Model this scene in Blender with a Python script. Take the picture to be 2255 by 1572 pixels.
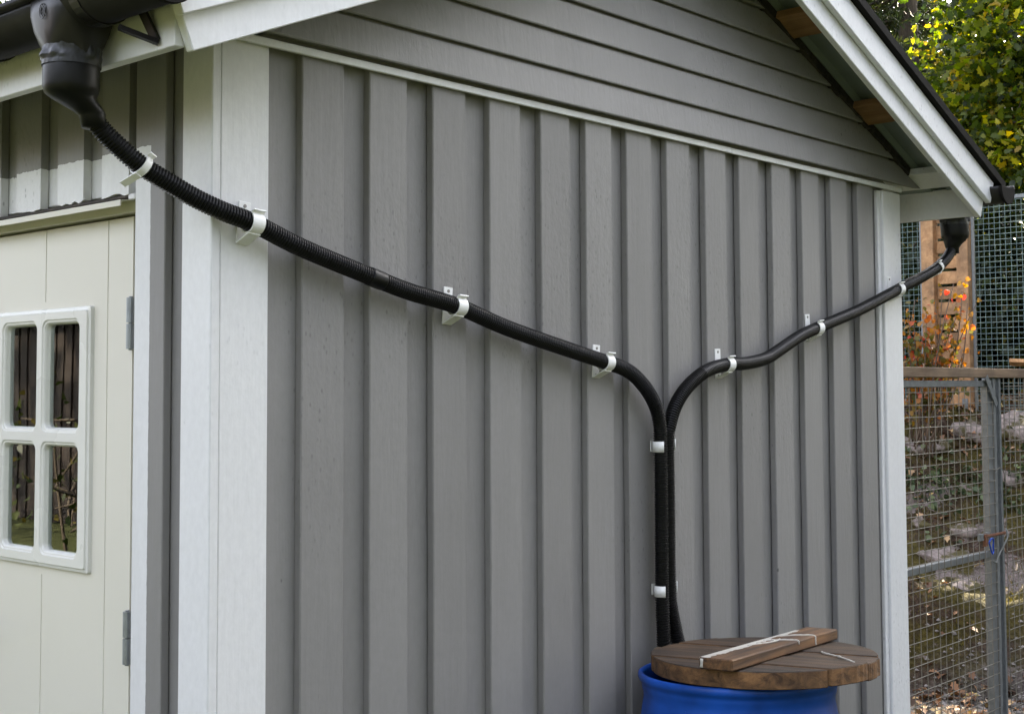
import bpy, bmesh, math, random
import numpy as np
from mathutils import Vector, Matrix, noise

S = bpy.context.scene
for o in list(bpy.data.objects):
    bpy.data.objects.remove(o)
COL = S.collection
random.seed(7)
rng = np.random.default_rng(11)
PI = math.pi

# ------------------------------------------------------------------ camera
RIGHT = Vector((0.66775, -0.74435, 0.0)).normalized()
R0 = Vector((0.667749, -0.744371, 0.0047235))     # refined below
f_px, c_x, c_y, IW, IH = 2963.69, 1129.334, 686.579, 2255.0, 1572.0
YAW, PIT, ROL = 0.73136854, -5.62974182e-02, -4.72353227e-03
base = Matrix(((math.sin(YAW), -math.cos(YAW), 0), (0, 0, -1), (math.cos(YAW), math.sin(YAW), 0)))
W2C = Matrix.Rotation(ROL, 3, 'Z') @ Matrix.Rotation(PIT, 3, 'X') @ base
CAM = Vector((-1.5607, -2.1962, 1.75))
cd = bpy.data.cameras.new('camera')
cam = bpy.data.objects.new('camera', cd)
COL.objects.link(cam)
r_, d_, f_ = W2C[0], W2C[1], W2C[2]
m = Matrix(((r_[0], -d_[0], -f_[0]), (r_[1], -d_[1], -f_[1]), (r_[2], -d_[2], -f_[2])))
cam.matrix_world = Matrix.Translation(CAM) @ m.to_4x4()
cd.sensor_width = 36.0
cd.sensor_fit = 'HORIZONTAL'
cd.lens = f_px / IW * 36.0
cd.shift_x = (IW / 2 - c_x) / IW
cd.shift_y = (c_y - IH / 2) / IW
cd.clip_start = 0.05
cd.clip_end = 500
S.camera = cam

# ------------------------------------------------------------------ light
TO_SUN = Vector((0.93, 0.035, 0.54)).normalized()
SUN_EL = math.asin(TO_SUN.z)
SUN_ROT = math.atan2(TO_SUN.x, TO_SUN.y)
w = bpy.data.worlds.new('World')
S.world = w
w.use_nodes = True
nt = w.node_tree
nt.nodes.clear()
sky = nt.nodes.new('ShaderNodeTexSky')
sky.sky_type = 'NISHITA'
sky.sun_disc = False
sky.sun_elevation = SUN_EL
sky.sun_rotation = SUN_ROT
sky.air_density = 1.0
sky.dust_density = 2.5
hs = nt.nodes.new('ShaderNodeHueSaturation')
hs.inputs['Saturation'].default_value = 0.38
hs.inputs['Hue'].default_value = 0.52
bg = nt.nodes.new('ShaderNodeBackground')
bg.inputs['Strength'].default_value = 0.13
wo = nt.nodes.new('ShaderNodeOutputWorld')
nt.links.new(sky.outputs[0], hs.inputs['Color'])
nt.links.new(hs.outputs[0], bg.inputs[0])
nt.links.new(bg.outputs[0], wo.inputs[0])
sd = bpy.data.lights.new('sun', 'SUN')
sd.energy = 5.0
sd.angle = math.radians(0.5)
sd.color = (1.0, 0.88, 0.68)
sun = bpy.data.objects.new('sun', sd)
COL.objects.link(sun)
sun.rotation_euler = TO_SUN.to_track_quat('Z', 'Y').to_euler()
sun.location = (10, 6, 12)
S.view_settings.view_transform = 'Standard'
S.view_settings.look = 'None'
S.view_settings.gamma = 1.0
S.view_settings.exposure = 3.1
S.render.engine = 'CYCLES'
S.cycles.max_bounces = 6
S.cycles.diffuse_bounces = 3
S.cycles.glossy_bounces = 3
S.cycles.transmission_bounces = 3
S.cycles.transparent_max_bounces = 8

# ------------------------------------------------------------------ material helpers
def new_mat(name):
    M = bpy.data.materials.new(name)
    M.use_nodes = True
    t = M.node_tree
    b = t.nodes['Principled BSDF']
    return M, t, b

def N(t, kind, **kw):
    n = t.nodes.new(kind)
    for k, v in kw.items():
        if k in n.inputs:
            n.inputs[k].default_value = v
        else:
            setattr(n, k, v)
    return n

def L(t, a, b):
    t.links.new(a, b)

def rgb(c):
    return (c[0], c[1], c[2], 1.0)

def pos_map(t, scale):
    g = N(t, 'ShaderNodeNewGeometry')
    mp = N(t, 'ShaderNodeMapping')
    mp.inputs['Scale'].default_value = scale
    L(t, g.outputs['Position'], mp.inputs['Vector'])
    return mp.outputs['Vector']

def mixc(t, fac, a, b, blend='MIX'):
    mx = N(t, 'ShaderNodeMix', data_type='RGBA', blend_type=blend)
    for sock, v in ((mx.inputs['Factor'], fac), (mx.inputs['A'], a), (mx.inputs['B'], b)):
        if hasattr(v, 'links'):
            L(t, v, sock)
        else:
            sock.default_value = v
    return mx.outputs['Result']

def ramp(t, src, stops):
    cr = N(t, 'ShaderNodeValToRGB')
    el = cr.color_ramp.elements
    while len(el) < len(stops):
        el.new(0.5)
    for e, (p, c) in zip(el, stops):
        e.position = p
        e.color = c if len(c) == 4 else rgb(c)
    L(t, src, cr.inputs['Fac'])
    return cr.outputs['Color']

def math_(t, op, a, b=0.0, c=0.0):
    n = N(t, 'ShaderNodeMath', operation=op)
    for i, v in enumerate((a, b, c)):
        if hasattr(v, 'links'):
            L(t, v, n.inputs[i])
        elif i < len(n.inputs):
            n.inputs[i].default_value = v
    return n.outputs[0]

def painted_wood(name, col, var=0.09, rough=0.45, grain=(6, 6, 0.6), bump=0.38, alt=None, altfac=None, obj_var=0.075):
    """brush painted sawn boards: soft fibre relief, paint blobs, small pits"""
    M, t, b = new_mat(name)
    v1 = pos_map(t, (grain[0] * 9, grain[1] * 9, grain[2] * 9))
    n1 = N(t, 'ShaderNodeTexNoise', Scale=1.0, Detail=2.0, Roughness=0.6)
    L(t, v1, n1.inputs['Vector'])
    v2 = pos_map(t, (9, 9, 3))
    n2 = N(t, 'ShaderNodeTexNoise', Scale=1.0, Detail=2.0)
    L(t, v2, n2.inputs['Vector'])
    v3 = pos_map(t, (70, 70, 45))
    n3 = N(t, 'ShaderNodeTexNoise', Scale=1.0, Detail=2.0, Roughness=0.65)
    L(t, v3, n3.inputs['Vector'])
    # blobs where paint stands on knots and fibres, only here and there
    v4 = pos_map(t, (2.2, 2.2, 1.3))
    n4 = N(t, 'ShaderNodeTexNoise', Scale=1.0, Detail=1.0)
    L(t, v4, n4.inputs['Vector'])
    patch = ramp(t, n4.outputs['Fac'], [(0.5, (0, 0, 0)), (0.64, (1, 1, 1))])
    v5 = pos_map(t, (62, 62, 30))
    vo = N(t, 'ShaderNodeTexVoronoi', Scale=1.0)
    L(t, v5, vo.inputs['Vector'])
    pit = ramp(t, vo.outputs['Distance'], [(0.08, (1, 1, 1)), (0.20, (0, 0, 0))])
    oi = N(t, 'ShaderNodeObjectInfo')
    basec = rgb(col)
    if alt is not None:
        basec = mixc(t, altfac(t), rgb(col), rgb(alt))
    lo = math_(t, 'MULTIPLY_ADD', n2.outputs['Fac'], var * 2, 1 - var)
    ov = math_(t, 'MULTIPLY_ADD', oi.outputs['Random'], obj_var * 2, 1 - obj_var)
    val = math_(t, 'MULTIPLY', lo, ov)
    fine = math_(t, 'MULTIPLY_ADD', n3.outputs['Fac'], 0.16, 0.92)
    val = math_(t, 'MULTIPLY', val, fine)
    cx = N(t, 'ShaderNodeCombineColor')
    for i in range(3):
        L(t, val, cx.inputs[i])
    c = mixc(t, 1.0, basec, cx.outputs[0], 'MULTIPLY')
    pd = math_(t, 'MULTIPLY', pit, patch)
    pdk = math_(t, 'MULTIPLY', pd, 0.5)
    c = mixc(t, pdk, c, rgb([x * 0.45 for x in col]))
    # sparse nail dents
    v6 = pos_map(t, (9, 9, 5.5))
    vo2 = N(t, 'ShaderNodeTexVoronoi', Scale=1.0)
    L(t, v6, vo2.inputs['Vector'])
    nail = ramp(t, vo2.outputs['Distance'], [(0.026, (1, 1, 1)), (0.040, (0, 0, 0))])
    sc_ = N(t, 'ShaderNodeSeparateColor')
    L(t, vo2.outputs['Color'], sc_.inputs[0])
    nail = math_(t, 'MULTIPLY', nail, math_(t, 'GREATER_THAN', sc_.outputs[0], 0.55))
    c = mixc(t, math_(t, 'MULTIPLY', nail, 0.7), c, rgb([x * 0.25 for x in col]))
    L(t, c, b.inputs['Base Color'])
    h = math_(t, 'MULTIPLY_ADD', n1.outputs['Fac'], 0.8, 0)
    h = math_(t, 'ADD', h, math_(t, 'MULTIPLY', n3.outputs['Fac'], math_(t, 'MULTIPLY_ADD', patch, 0.75, 0.3)))
    bp = N(t, 'ShaderNodeBump', Strength=bump, Distance=0.004)
    L(t, h, bp.inputs['Height'])
    L(t, bp.outputs[0], b.inputs['Normal'])
    rr = math_(t, 'MULTIPLY_ADD', n3.outputs['Fac'], 0.25, rough - 0.1)
    L(t, rr, b.inputs['Roughness'])
    b.inputs['Specular IOR Level'].default_value = 0.4
    return M

def simple(name, col, rough=0.5, metal=0.0, var=0.1, nscale=30, bump=0.1, bscale=80, spec=0.5, stretch=(1, 1, 1), dist=0.003, detail=5):
    M, t, b = new_mat(name)
    v = pos_map(t, tuple(nscale * s for s in stretch))
    n1 = N(t, 'ShaderNodeTexNoise', Scale=1.0, Detail=3.0, Roughness=0.6)
    L(t, v, n1.inputs['Vector'])
    c = ramp(t, n1.outputs['Fac'], [(0.3, [x * (1 - var) for x in col]), (0.7, [min(1, x * (1 + var)) for x in col])])
    L(t, c, b.inputs['Base Color'])
    v2 = pos_map(t, tuple(bscale * s for s in stretch))
    n2 = N(t, 'ShaderNodeTexNoise', Scale=1.0, Detail=2.0)
    L(t, v2, n2.inputs['Vector'])
    bp = N(t, 'ShaderNodeBump', Strength=bump, Distance=dist)
    L(t, n2.outputs['Fac'], bp.inputs['Height'])
    L(t, bp.outputs[0], b.inputs['Normal'])
    L(t, math_(t, 'MULTIPLY_ADD', n1.outputs['Fac'], 0.2, rough - 0.1), b.inputs['Roughness'])
    b.inputs['Metallic'].default_value = metal
    b.inputs['Specular IOR Level'].default_value = spec
    return M

def bare_wood(name, dark, light, axis_scale=(40, 40, 3), rough=0.75, bump=0.4):
    """weathered timber; the grain runs along the small component of axis_scale (object space)"""
    M, t, b = new_mat(name)
    tc = N(t, 'ShaderNodeTexCoord')
    oi = N(t, 'ShaderNodeObjectInfo')
    ad = N(t, 'ShaderNodeVectorMath', operation='ADD')
    sc = N(t, 'ShaderNodeVectorMath', operation='SCALE')
    cmb = N(t, 'ShaderNodeCombineXYZ')
    for i in range(3):
        L(t, oi.outputs['Random'], cmb.inputs[i])
    L(t, cmb.outputs[0], sc.inputs[0])
    sc.inputs['Scale'].default_value = 17.0
    L(t, tc.outputs['Object'], ad.inputs[0])
    L(t, sc.outputs[0], ad.inputs[1])
    mp = N(t, 'ShaderNodeMapping')
    mp.inputs['Scale'].default_value = axis_scale
    L(t, ad.outputs[0], mp.inputs['Vector'])
    n1 = N(t, 'ShaderNodeTexNoise', Scale=1.0, Detail=7.0, Roughness=0.65, Distortion=0.6)
    L(t, mp.outputs[0], n1.inputs['Vector'])
    n2 = N(t, 'ShaderNodeTexNoise', Scale=7.0, Detail=3.0)
    L(t, ad.outputs[0], n2.inputs['Vector'])
    c = ramp(t, n1.outputs['Fac'], [(0.32, dark), (0.68, light)])
    st = ramp(t, n2.outputs['Fac'], [(0.35, (0.6, 0.6, 0.6)), (0.65, (1.15, 1.12, 1.05))])
    c = mixc(t, 1.0, c, st, 'MULTIPLY')
    hv = math_(t, 'MULTIPLY_ADD', oi.outputs['Random'], 0.4, 0.8)
    cc = N(t, 'ShaderNodeCombineColor')
    for i in range(3):
        L(t, hv, cc.inputs[i])
    c = mixc(t, 1.0, c, cc.outputs[0], 'MULTIPLY')
    L(t, c, b.inputs['Base Color'])
    bp = N(t, 'ShaderNodeBump', Strength=bump, Distance=0.003)
    L(t, n1.outputs['Fac'], bp.inputs['Height'])
    L(t, bp.outputs[0], b.inputs['Normal'])
    b.inputs['Roughness'].default_value = rough
    return M

def leaf_mat(name, stops, trans=0.45, rough=0.45):
    M, t, b = new_mat(name)
    at = N(t, 'ShaderNodeAttribute', attribute_name='tint')
    c = ramp(t, at.outputs['Fac'], stops)
    L(t, c, b.inputs['Base Color'])
    b.inputs['Roughness'].default_value = rough
    b.inputs['Specular IOR Level'].default_value = 0.35
    tr = N(t, 'ShaderNodeBsdfTranslucent')
    hs_ = N(t, 'ShaderNodeHueSaturation', Saturation=1.15, Value=1.3)
    L(t, c, hs_.inputs['Color'])
    L(t, hs_.outputs[0], tr.inputs['Color'])
    mx = N(t, 'ShaderNodeMixShader', Fac=trans)
    out = [n for n in t.nodes if n.type == 'OUTPUT_MATERIAL'][0]
    L(t, b.outputs[0], mx.inputs[1])
    L(t, tr.outputs[0], mx.inputs[2])
    L(t, mx.outputs[0], out.inputs['Surface'])
    return M

# ------------------------------------------------------------------ materials
GREY = (0.222, 0.215, 0.208)
WHITE = (0.68, 0.68, 0.68)
M_GREY = painted_wood('grey_paint', GREY)
def white_zone(t):
    g = N(t, 'ShaderNodeNewGeometry')
    sp = N(t, 'ShaderNodeSeparateXYZ')
    L(t, g.outputs['Position'], sp.inputs[0])
    n = N(t, 'ShaderNodeTexNoise', Scale=55.0, Detail=2.0)
    L(t, g.outputs['Position'], n.inputs['Vector'])
    j = math_(t, 'MULTIPLY_ADD', n.outputs['Fac'], 0.010, -0.005)
    a = math_(t, 'LESS_THAN', math_(t, 'ADD', sp.outputs['Z'], j), 2.256)
    c = math_(t, 'GREATER_THAN', math_(t, 'ADD', sp.outputs['Y'], math_(t, 'MULTIPLY', j, 0.35)), 0.2105)
    return math_(t, 'MULTIPLY', a, c)
M_SIDE = painted_wood('grey_and_white_paint', GREY, alt=WHITE, altfac=white_zone)
M_WHITE = painted_wood('white_paint', WHITE, var=0.03, obj_var=0.015, bump=0.3, rough=0.38)
M_WHITE2 = painted_wood('white_bargeboard_paint', (0.72, 0.725, 0.74), var=0.02, obj_var=0.01, bump=0.22, rough=0.35)
M_DOOR = simple('door_enamel', (0.64, 0.62, 0.545), rough=0.35, var=0.015, nscale=3, bump=0.05, bscale=120, spec=0.45)
M_FRAME = simple('window_moulding_plastic', (0.66, 0.655, 0.61), rough=0.28, var=0.015, nscale=3, bump=0.02, spec=0.5)
M_BLACKMETAL = simple('black_coated_steel', (0.016, 0.0145, 0.0145), rough=0.36, var=0.3, nscale=14, bump=0.05, bscale=30, spec=0.35)
M_HOSE = simple('black_hose_plastic', (0.0045, 0.0045, 0.005), rough=0.40, var=0.2, nscale=30, bump=0.03, spec=0.28)
M_TAPE = simple('black_tape', (0.020, 0.021, 0.024), rough=0.38, var=0.25, nscale=20, bump=0.6, bscale=38, spec=0.5, dist=0.006)
M_CLIP = simple('white_clip_plastic', (0.80, 0.80, 0.78), rough=0.35, var=0.02, bump=0.02)
M_SCREW = simple('steel_screw', (0.25, 0.24, 0.23), rough=0.4, metal=0.8)
M_BLUE = simple('blue_barrel_plastic', (0.006, 0.062, 0.33), rough=0.42, var=0.38, nscale=7, bump=0.16, bscale=30, spec=0.32)
M_SHEET = simple('roof_sheet_underside', (0.20, 0.235, 0.22), rough=0.45, var=0.08, nscale=5, bump=0.03, metal=0.2)
M_VERGE = simple('black_roof_edge', (0.009, 0.008, 0.007), rough=0.8, var=0.3, nscale=20, spec=0.15)
M_PURLIN = bare_wood('roof_lath_wood', (0.20, 0.105, 0.045), (0.36, 0.20, 0.095), (30, 2, 30))
M_DARKWOOD = bare_wood('dark_rough_wood', (0.022, 0.018, 0.015), (0.06, 0.05, 0.042), (30, 30, 30))  # dark rough wood for the rake and door-head strips
M_LID = bare_wood('weathered_lid_wood', (0.009, 0.006, 0.004), (0.085, 0.048, 0.023), (34, 1.6, 34), rough=0.82, bump=0.8)
M_LIDEDGE = bare_wood('sawn_lid_edge', (0.050, 0.025, 0.011), (0.230, 0.120, 0.050), (30, 30, 45), rough=0.85, bump=0.9)
M_CLEAT = bare_wood('weathered_cleat_wood', (0.022, 0.010, 0.005), (0.160, 0.080, 0.031), (1.8, 38, 38), rough=0.7, bump=0.8)
M_GALV = simple('galvanised_steel', (0.155, 0.165, 0.168), rough=0.55, metal=0.25, var=0.18, nscale=45, bump=0.06)
M_HINGE = simple('zinc_hinge', (0.30, 0.32, 0.34), rough=0.4, metal=0.5, var=0.12, nscale=30, bump=0.03)
M_WIRE = simple('galvanised_wire', (0.175, 0.160, 0.130), rough=0.55, metal=0.1, var=0.15, nscale=20)
M_WIREB = simple('blue_green_wire', (0.13, 0.19, 0.19), rough=0.55, metal=0.1, var=0.2, nscale=14)
M_FWOOD = bare_wood('treated_fence_wood', (0.24, 0.125, 0.055), (0.42, 0.245, 0.12), (26, 26, 26), bump=0.25)
M_RAIL = bare_wood('weathered_rail_wood', (0.13, 0.085, 0.055), (0.27, 0.195, 0.13), (2.2, 40, 40))
M_RUST = simple('rusty_iron', (0.13, 0.05, 0.022), rough=0.8, var=0.4, nscale=60, bump=0.4)
M_CARAB = simple('blue_anodised_metal', (0.02, 0.07, 0.42), rough=0.3, metal=0.5, var=0.2)
M_ROPE = simple('grey_cord', (0.15, 0.155, 0.14), rough=0.8, var=0.2)
M_PAINTDRIP = simple('dried_white_paint', (0.46, 0.44, 0.39), rough=0.6, var=0.15, nscale=70, bump=0.4)
M_BARK = simple('bark', (0.075, 0.058, 0.042), rough=0.9, var=0.45, nscale=9, bump=1.0, bscale=22, stretch=(1, 1, 0.25), dist=0.03)
M_TWIG = simple('twig', (0.10, 0.065, 0.04), rough=0.8, var=0.3)
M_BARN = simple('shade_darkened_barn_brown', (0.030, 0.021, 0.017), rough=0.7, var=0.25, nscale=4, bump=0.3, stretch=(1, 1, 0.15))  # brown darkened in place of shade on the barn wall
M_TILE = simple('barn_roof', (0.09, 0.07, 0.065), rough=0.8, var=0.3, nscale=6)
M_INSIDE = simple('raw_board_inside', (0.20, 0.13, 0.08), rough=0.8, var=0.3, nscale=10, stretch=(1, 1, 0.1))
M_STONE = None

def glass_mat():
    M, t, b = new_mat('window_glass')
    out = [n for n in t.nodes if n.type == 'OUTPUT_MATERIAL'][0]
    t.nodes.remove(b)
    fr = N(t, 'ShaderNodeFresnel', IOR=1.55)
    gl = N(t, 'ShaderNodeBsdfGlossy', Roughness=0.0)
    gl.inputs['Color'].default_value = (0.95, 0.97, 0.96, 1)
    tr = N(t, 'ShaderNodeBsdfTransparent')
    tr.inputs['Color'].default_value = (0.80, 0.84, 0.82, 1)
    # two faces of the double glazing reflect, so the pane mirrors more than one interface
    k = math_(t, 'MINIMUM', math_(t, 'MULTIPLY', fr.outputs[0], 1.4), 1.0)
    n = N(t, 'ShaderNodeTexNoise', Scale=2.5, Detail=1.0)
    g = N(t, 'ShaderNodeNewGeometry')
    L(t, g.outputs['Position'], n.inputs['Vector'])
    bp = N(t, 'ShaderNodeBump', Strength=0.02, Distance=0.02)
    L(t, n.outputs['Fac'], bp.inputs['Height'])
    L(t, bp.outputs[0], gl.inputs['Normal'])
    mx = N(t, 'ShaderNodeMixShader')
    L(t, k, mx.inputs['Fac'])
    L(t, tr.outputs[0], mx.inputs[1])
    L(t, gl.outputs[0], mx.inputs[2])
    L(t, mx.outputs[0], out.inputs['Surface'])
    return M
M_GLASS = glass_mat()

def ground_mat():
    M, t, b = new_mat('ground_cover')
    at = N(t, 'ShaderNodeAttribute', attribute_name='bank')
    av = N(t, 'ShaderNodeAttribute', attribute_name='gravel')
    g = N(t, 'ShaderNodeNewGeometry')
    def noise_(s, d=5.0, r=0.6, dist=0.0):
        n = N(t, 'ShaderNodeTexNoise', Scale=s, Detail=d, Roughness=r, Distortion=dist)
        L(t, g.outputs['Position'], n.inputs['Vector'])
        return n.outputs['Fac']
    grass = ramp(t, noise_(14), [(0.3, (0.040, 0.050, 0.016)), (0.7, (0.095, 0.105, 0.038))])
    soil = ramp(t, noise_(40), [(0.3, (0.018, 0.012, 0.008)), (0.6, (0.075, 0.048, 0.030)), (0.8, (0.15, 0.095, 0.06))])
    moss = ramp(t, noise_(35, 6), [(0.3, (0.024, 0.020, 0.006)), (0.6, (0.085, 0.068, 0.016)), (0.8, (0.15, 0.115, 0.03))])
    rock = ramp(t, noise_(28, 6, 0.7), [(0.25, (0.07, 0.058, 0.05)), (0.5, (0.19, 0.155, 0.14)), (0.75, (0.30, 0.25, 0.225))])
    m1 = ramp(t, noise_(2.3, 5, 0.65, 0.4), [(0.44, (0, 0, 0)), (0.54, (1, 1, 1))])
    bankc = mixc(t, m1, soil, moss)
    m2 = ramp(t, noise_(1.9, 7, 0.7, 0.8), [(0.57, (0, 0, 0)), (0.61, (1, 1, 1))])
    bankc = mixc(t, m2, bankc, rock)
    peb = N(t, 'ShaderNodeTexVoronoi', Scale=42.0)
    L(t, g.outputs['Position'], peb.inputs['Vector'])
    gravel = mixc(t, 1.0, ramp(t, peb.outputs['Distance'], [(0.0, (1, 1, 1)), (0.6, (0.35, 0.33, 0.3))]), ramp(t, peb.outputs['Color'], [(0.2, (0.10, 0.09, 0.085)), (0.8, (0.26, 0.235, 0.21))]), 'MULTIPLY')
    c = mixc(t, av.outputs['Fac'], grass, gravel)
    c = mixc(t, at.outputs['Fac'], c, bankc)
    L(t, c, b.inputs['Base Color'])
    bp = N(t, 'ShaderNodeBump', Strength=0.9, Distance=0.03)
    L(t, noise_(45, 6), bp.inputs['Height'])
    L(t, bp.outputs[0], b.inputs['Normal'])
    b.inputs['Roughness'].default_value = 0.9
    b.inputs['Specular IOR Level'].default_value = 0.2
    return M
M_GROUND = ground_mat()
def stone_mat():
    M, t, b = new_mat('pale_bedrock')
    g = N(t, 'ShaderNodeNewGeometry')
    def nz(s, d=6.0, r=0.65):
        n = N(t, 'ShaderNodeTexNoise', Scale=s, Detail=d, Roughness=r)
        L(t, g.outputs['Position'], n.inputs['Vector'])
        return n.outputs['Fac']
    c = ramp(t, nz(22), [(0.28, (0.09, 0.072, 0.064)), (0.5, (0.24, 0.195, 0.175)), (0.72, (0.36, 0.30, 0.27))])
    mo = ramp(t, nz(7), [(0.47, (0, 0, 0)), (0.55, (1, 1, 1))])
    c = mixc(t, mo, c, rgb((0.075, 0.062, 0.018)))
    L(t, c, b.inputs['Base Color'])
    bp = N(t, 'ShaderNodeBump', Strength=0.8, Distance=0.02)
    L(t, nz(30), bp.inputs['Height'])
    L(t, bp.outputs[0], b.inputs['Normal'])
    b.inputs['Roughness'].default_value = 0.9
    return M
M_STONE = stone_mat()

OAK = leaf_mat('oak_leaf', [(0.0, (0.014, 0.024, 0.005)), (0.4, (0.050, 0.080, 0.012)), (0.7, (0.15, 0.18, 0.02)), (0.95, (0.40, 0.35, 0.03)), (1.0, (0.42, 0.30, 0.05))], 0.6, 0.3)
DARKLEAF = leaf_mat('dark_leaf', [(0.0, (0.008, 0.014, 0.004)), (0.6, (0.022, 0.036, 0.009)), (0.9, (0.06, 0.072, 0.015)), (1.0, (0.15, 0.12, 0.03))], 0.3, 0.45)
SPRUCE = leaf_mat('spruce_needle', [(0.0, (0.016, 0.026, 0.010)), (0.6, (0.04, 0.058, 0.018)), (1.0, (0.11, 0.115, 0.03))], 0.25, 0.5)
AUTUMN = leaf_mat('autumn_leaf', [(0.0, (0.05, 0.06, 0.015)), (0.35, (0.14, 0.12, 0.03)), (0.6, (0.36, 0.16, 0.035)), (0.85, (0.45, 0.13, 0.05)), (1.0, (0.45, 0.07, 0.05))], 0.4, 0.5)
LITTER = leaf_mat('fallen_leaf', [(0.0, (0.05, 0.028, 0.016)), (0.4, (0.15, 0.075, 0.036)), (0.7, (0.30, 0.16, 0.08)), (0.9, (0.42, 0.27, 0.15)), (1.0, (0.45, 0.33, 0.10))], 0.1, 0.7)
IVYG = leaf_mat('ground_cover_leaf', [(0.0, (0.03, 0.05, 0.02)), (0.6, (0.08, 0.11, 0.05)), (1.0, (0.16, 0.19, 0.09))], 0.25, 0.5)
GRASS = leaf_mat('grass_blade', [(0.0, (0.040, 0.055, 0.014)), (0.7, (0.090, 0.110, 0.034)), (1.0, (0.17, 0.16, 0.06))], 0.35, 0.5)

# ------------------------------------------------------------------ object helpers
def link(o, parent=None):
    COL.objects.link(o)
    if parent is not None:
        o.parent = parent
    return o

def tag(o, label=None, cat=None, group=None, kind=None):
    if label:
        o['label'] = label
    if cat:
        o['category'] = cat
    if group:
        o['group'] = group
    if kind:
        o['kind'] = kind
    return o

def empty(name, loc=(0, 0, 0)):
    o = bpy.data.objects.new(name, None)
    o.empty_display_size = 0.1
    o.location = loc
    return link(o)

def mesh_obj(name, verts, faces, mat, parent=None, smooth=False, loc=None, bevel=0.0, seg=1):
    me = bpy.data.meshes.new(name)
    me.from_pydata([tuple(v) for v in verts], [], faces)
    bm = bmesh.new()
    bm.from_mesh(me)
    bmesh.ops.recalc_face_normals(bm, faces=bm.faces)
    if bevel > 0:
        es = [e for e in bm.edges if len(e.link_faces) == 2 and e.calc_face_angle(0) > 0.5]
        bmesh.ops.bevel(bm, geom=es, offset=bevel, segments=seg, affect='EDGES', profile=0.6)
    bm.to_mesh(me)
    bm.free()
    mats = mat if isinstance(mat, (list, tuple)) else [mat]
    for mm in mats:
        me.materials.append(mm)
    if smooth:
        for p in me.polygons:
            p.use_smooth = True
    o = bpy.data.objects.new(name, me)
    if loc is not None:
        o.location = loc
    link(o, parent)
    return o

BOXF = [(0, 1, 3, 2), (4, 6, 7, 5), (0, 4, 5, 1), (2, 3, 7, 6), (0, 2, 6, 4), (1, 5, 7, 3)]
def boxv(x0, x1, y0, y1, z0, z1):
    return [(x, y, z) for x in (x0, x1) for y in (y0, y1) for z in (z0, z1)]

def box(name, x0, x1, y0, y1, z0, z1, mat, parent=None, bevel=0.002, local=True):
    """box whose origin sits at its own centre"""
    c = ((x0 + x1) / 2, (y0 + y1) / 2, (z0 + z1) / 2)
    v = [(a - c[0], b_ - c[1], d - c[2]) for a, b_, d in boxv(x0, x1, y0, y1, z0, z1)]
    o = mesh_obj(name, v, BOXF, mat, None, bevel=bevel)
    o.location = c
    if parent is not None:
        o.parent = parent
        o.matrix_parent_inverse = Matrix.Identity(4)
        o.location = Vector(c) - Vector(parent_world(parent))
    return o

def parent_world(p):
    v = Vector((0, 0, 0))
    while p is not None:
        v += p.location
        p = p.parent
    return v

def extrude_poly(name, pts, vec, mat, parent=None, bevel=0.0, smooth=False, loc=None):
    n = len(pts)
    v = [Vector(p) for p in pts] + [Vector(p) + Vector(vec) for p in pts]
    f = [tuple(range(n)), tuple(range(2 * n - 1, n - 1, -1))]
    f += [(i, (i + 1) % n, n + (i + 1) % n, n + i) for i in range(n)]
    return mesh_obj(name, v, f, mat, parent, smooth=smooth, bevel=bevel, loc=loc)

def frames(pts):
    pts = [Vector(p) for p in pts]
    tans = []
    for i in range(len(pts)):
        a = pts[max(0, i - 1)]
        b_ = pts[min(len(pts) - 1, i + 1)]
        tans.append((b_ - a).normalized())
    up = Vector((0, 0, 1)) if abs(tans[0].z) < 0.9 else Vector((1, 0, 0))
    nrm = (up - tans[0] * up.dot(tans[0])).normalized()
    out = []
    for p, t in zip(pts, tans):
        nrm = (nrm - t * nrm.dot(t)).normalized()
        out.append((p, nrm.copy(), t.cross(nrm).normalized()))
    return out

def tube_geo(pts, rad, seg=12, cap=True):
    fr = frames(pts)
    v, f = [], []
    for i, (p, a, b_) in enumerate(fr):
        r = rad[i] if hasattr(rad, '__len__') else rad
        for k in range(seg):
            th = 2 * PI * k / seg
            v.append(p + a * (r * math.cos(th)) + b_ * (r * math.sin(th)))
    for i in range(len(fr) - 1):
        for k in range(seg):
            k2 = (k + 1) % seg
            f.append((i * seg + k, i * seg + k2, (i + 1) * seg + k2, (i + 1) * seg + k))
    if cap:
        f.append(tuple(range(seg - 1, -1, -1)))
        f.append(tuple((len(fr) - 1) * seg + k for k in range(seg)))
    return v, f

def tube(name, pts, rad, mat, parent=None, seg=12, cap=True, smooth=True):
    v, f = tube_geo(pts, rad, seg, cap)
    return mesh_obj(name, v, f, mat, parent, smooth=smooth)

def merge(parts):
    V, F = [], []
    for v, f in parts:
        o = len(V)
        V += list(v)
        F += [tuple(i + o for i in q) for q in f]
    return V, F

def bar_geo(a, b_, w_, h, up=Vector((0, 0, 1))):
    a, b_ = Vector(a), Vector(b_)
    t = (b_ - a).normalized()
    s = t.cross(up)
    if s.length < 1e-4:
        s = t.cross(Vector((1, 0, 0)))
    s.normalize()
    u = s.cross(t).normalized()
    v = [p + s * (sx * w_ / 2) + u * (sy * h / 2) for p in (a, b_) for sx in (-1, 1) for sy in (-1, 1)]
    return v, BOXF

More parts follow.
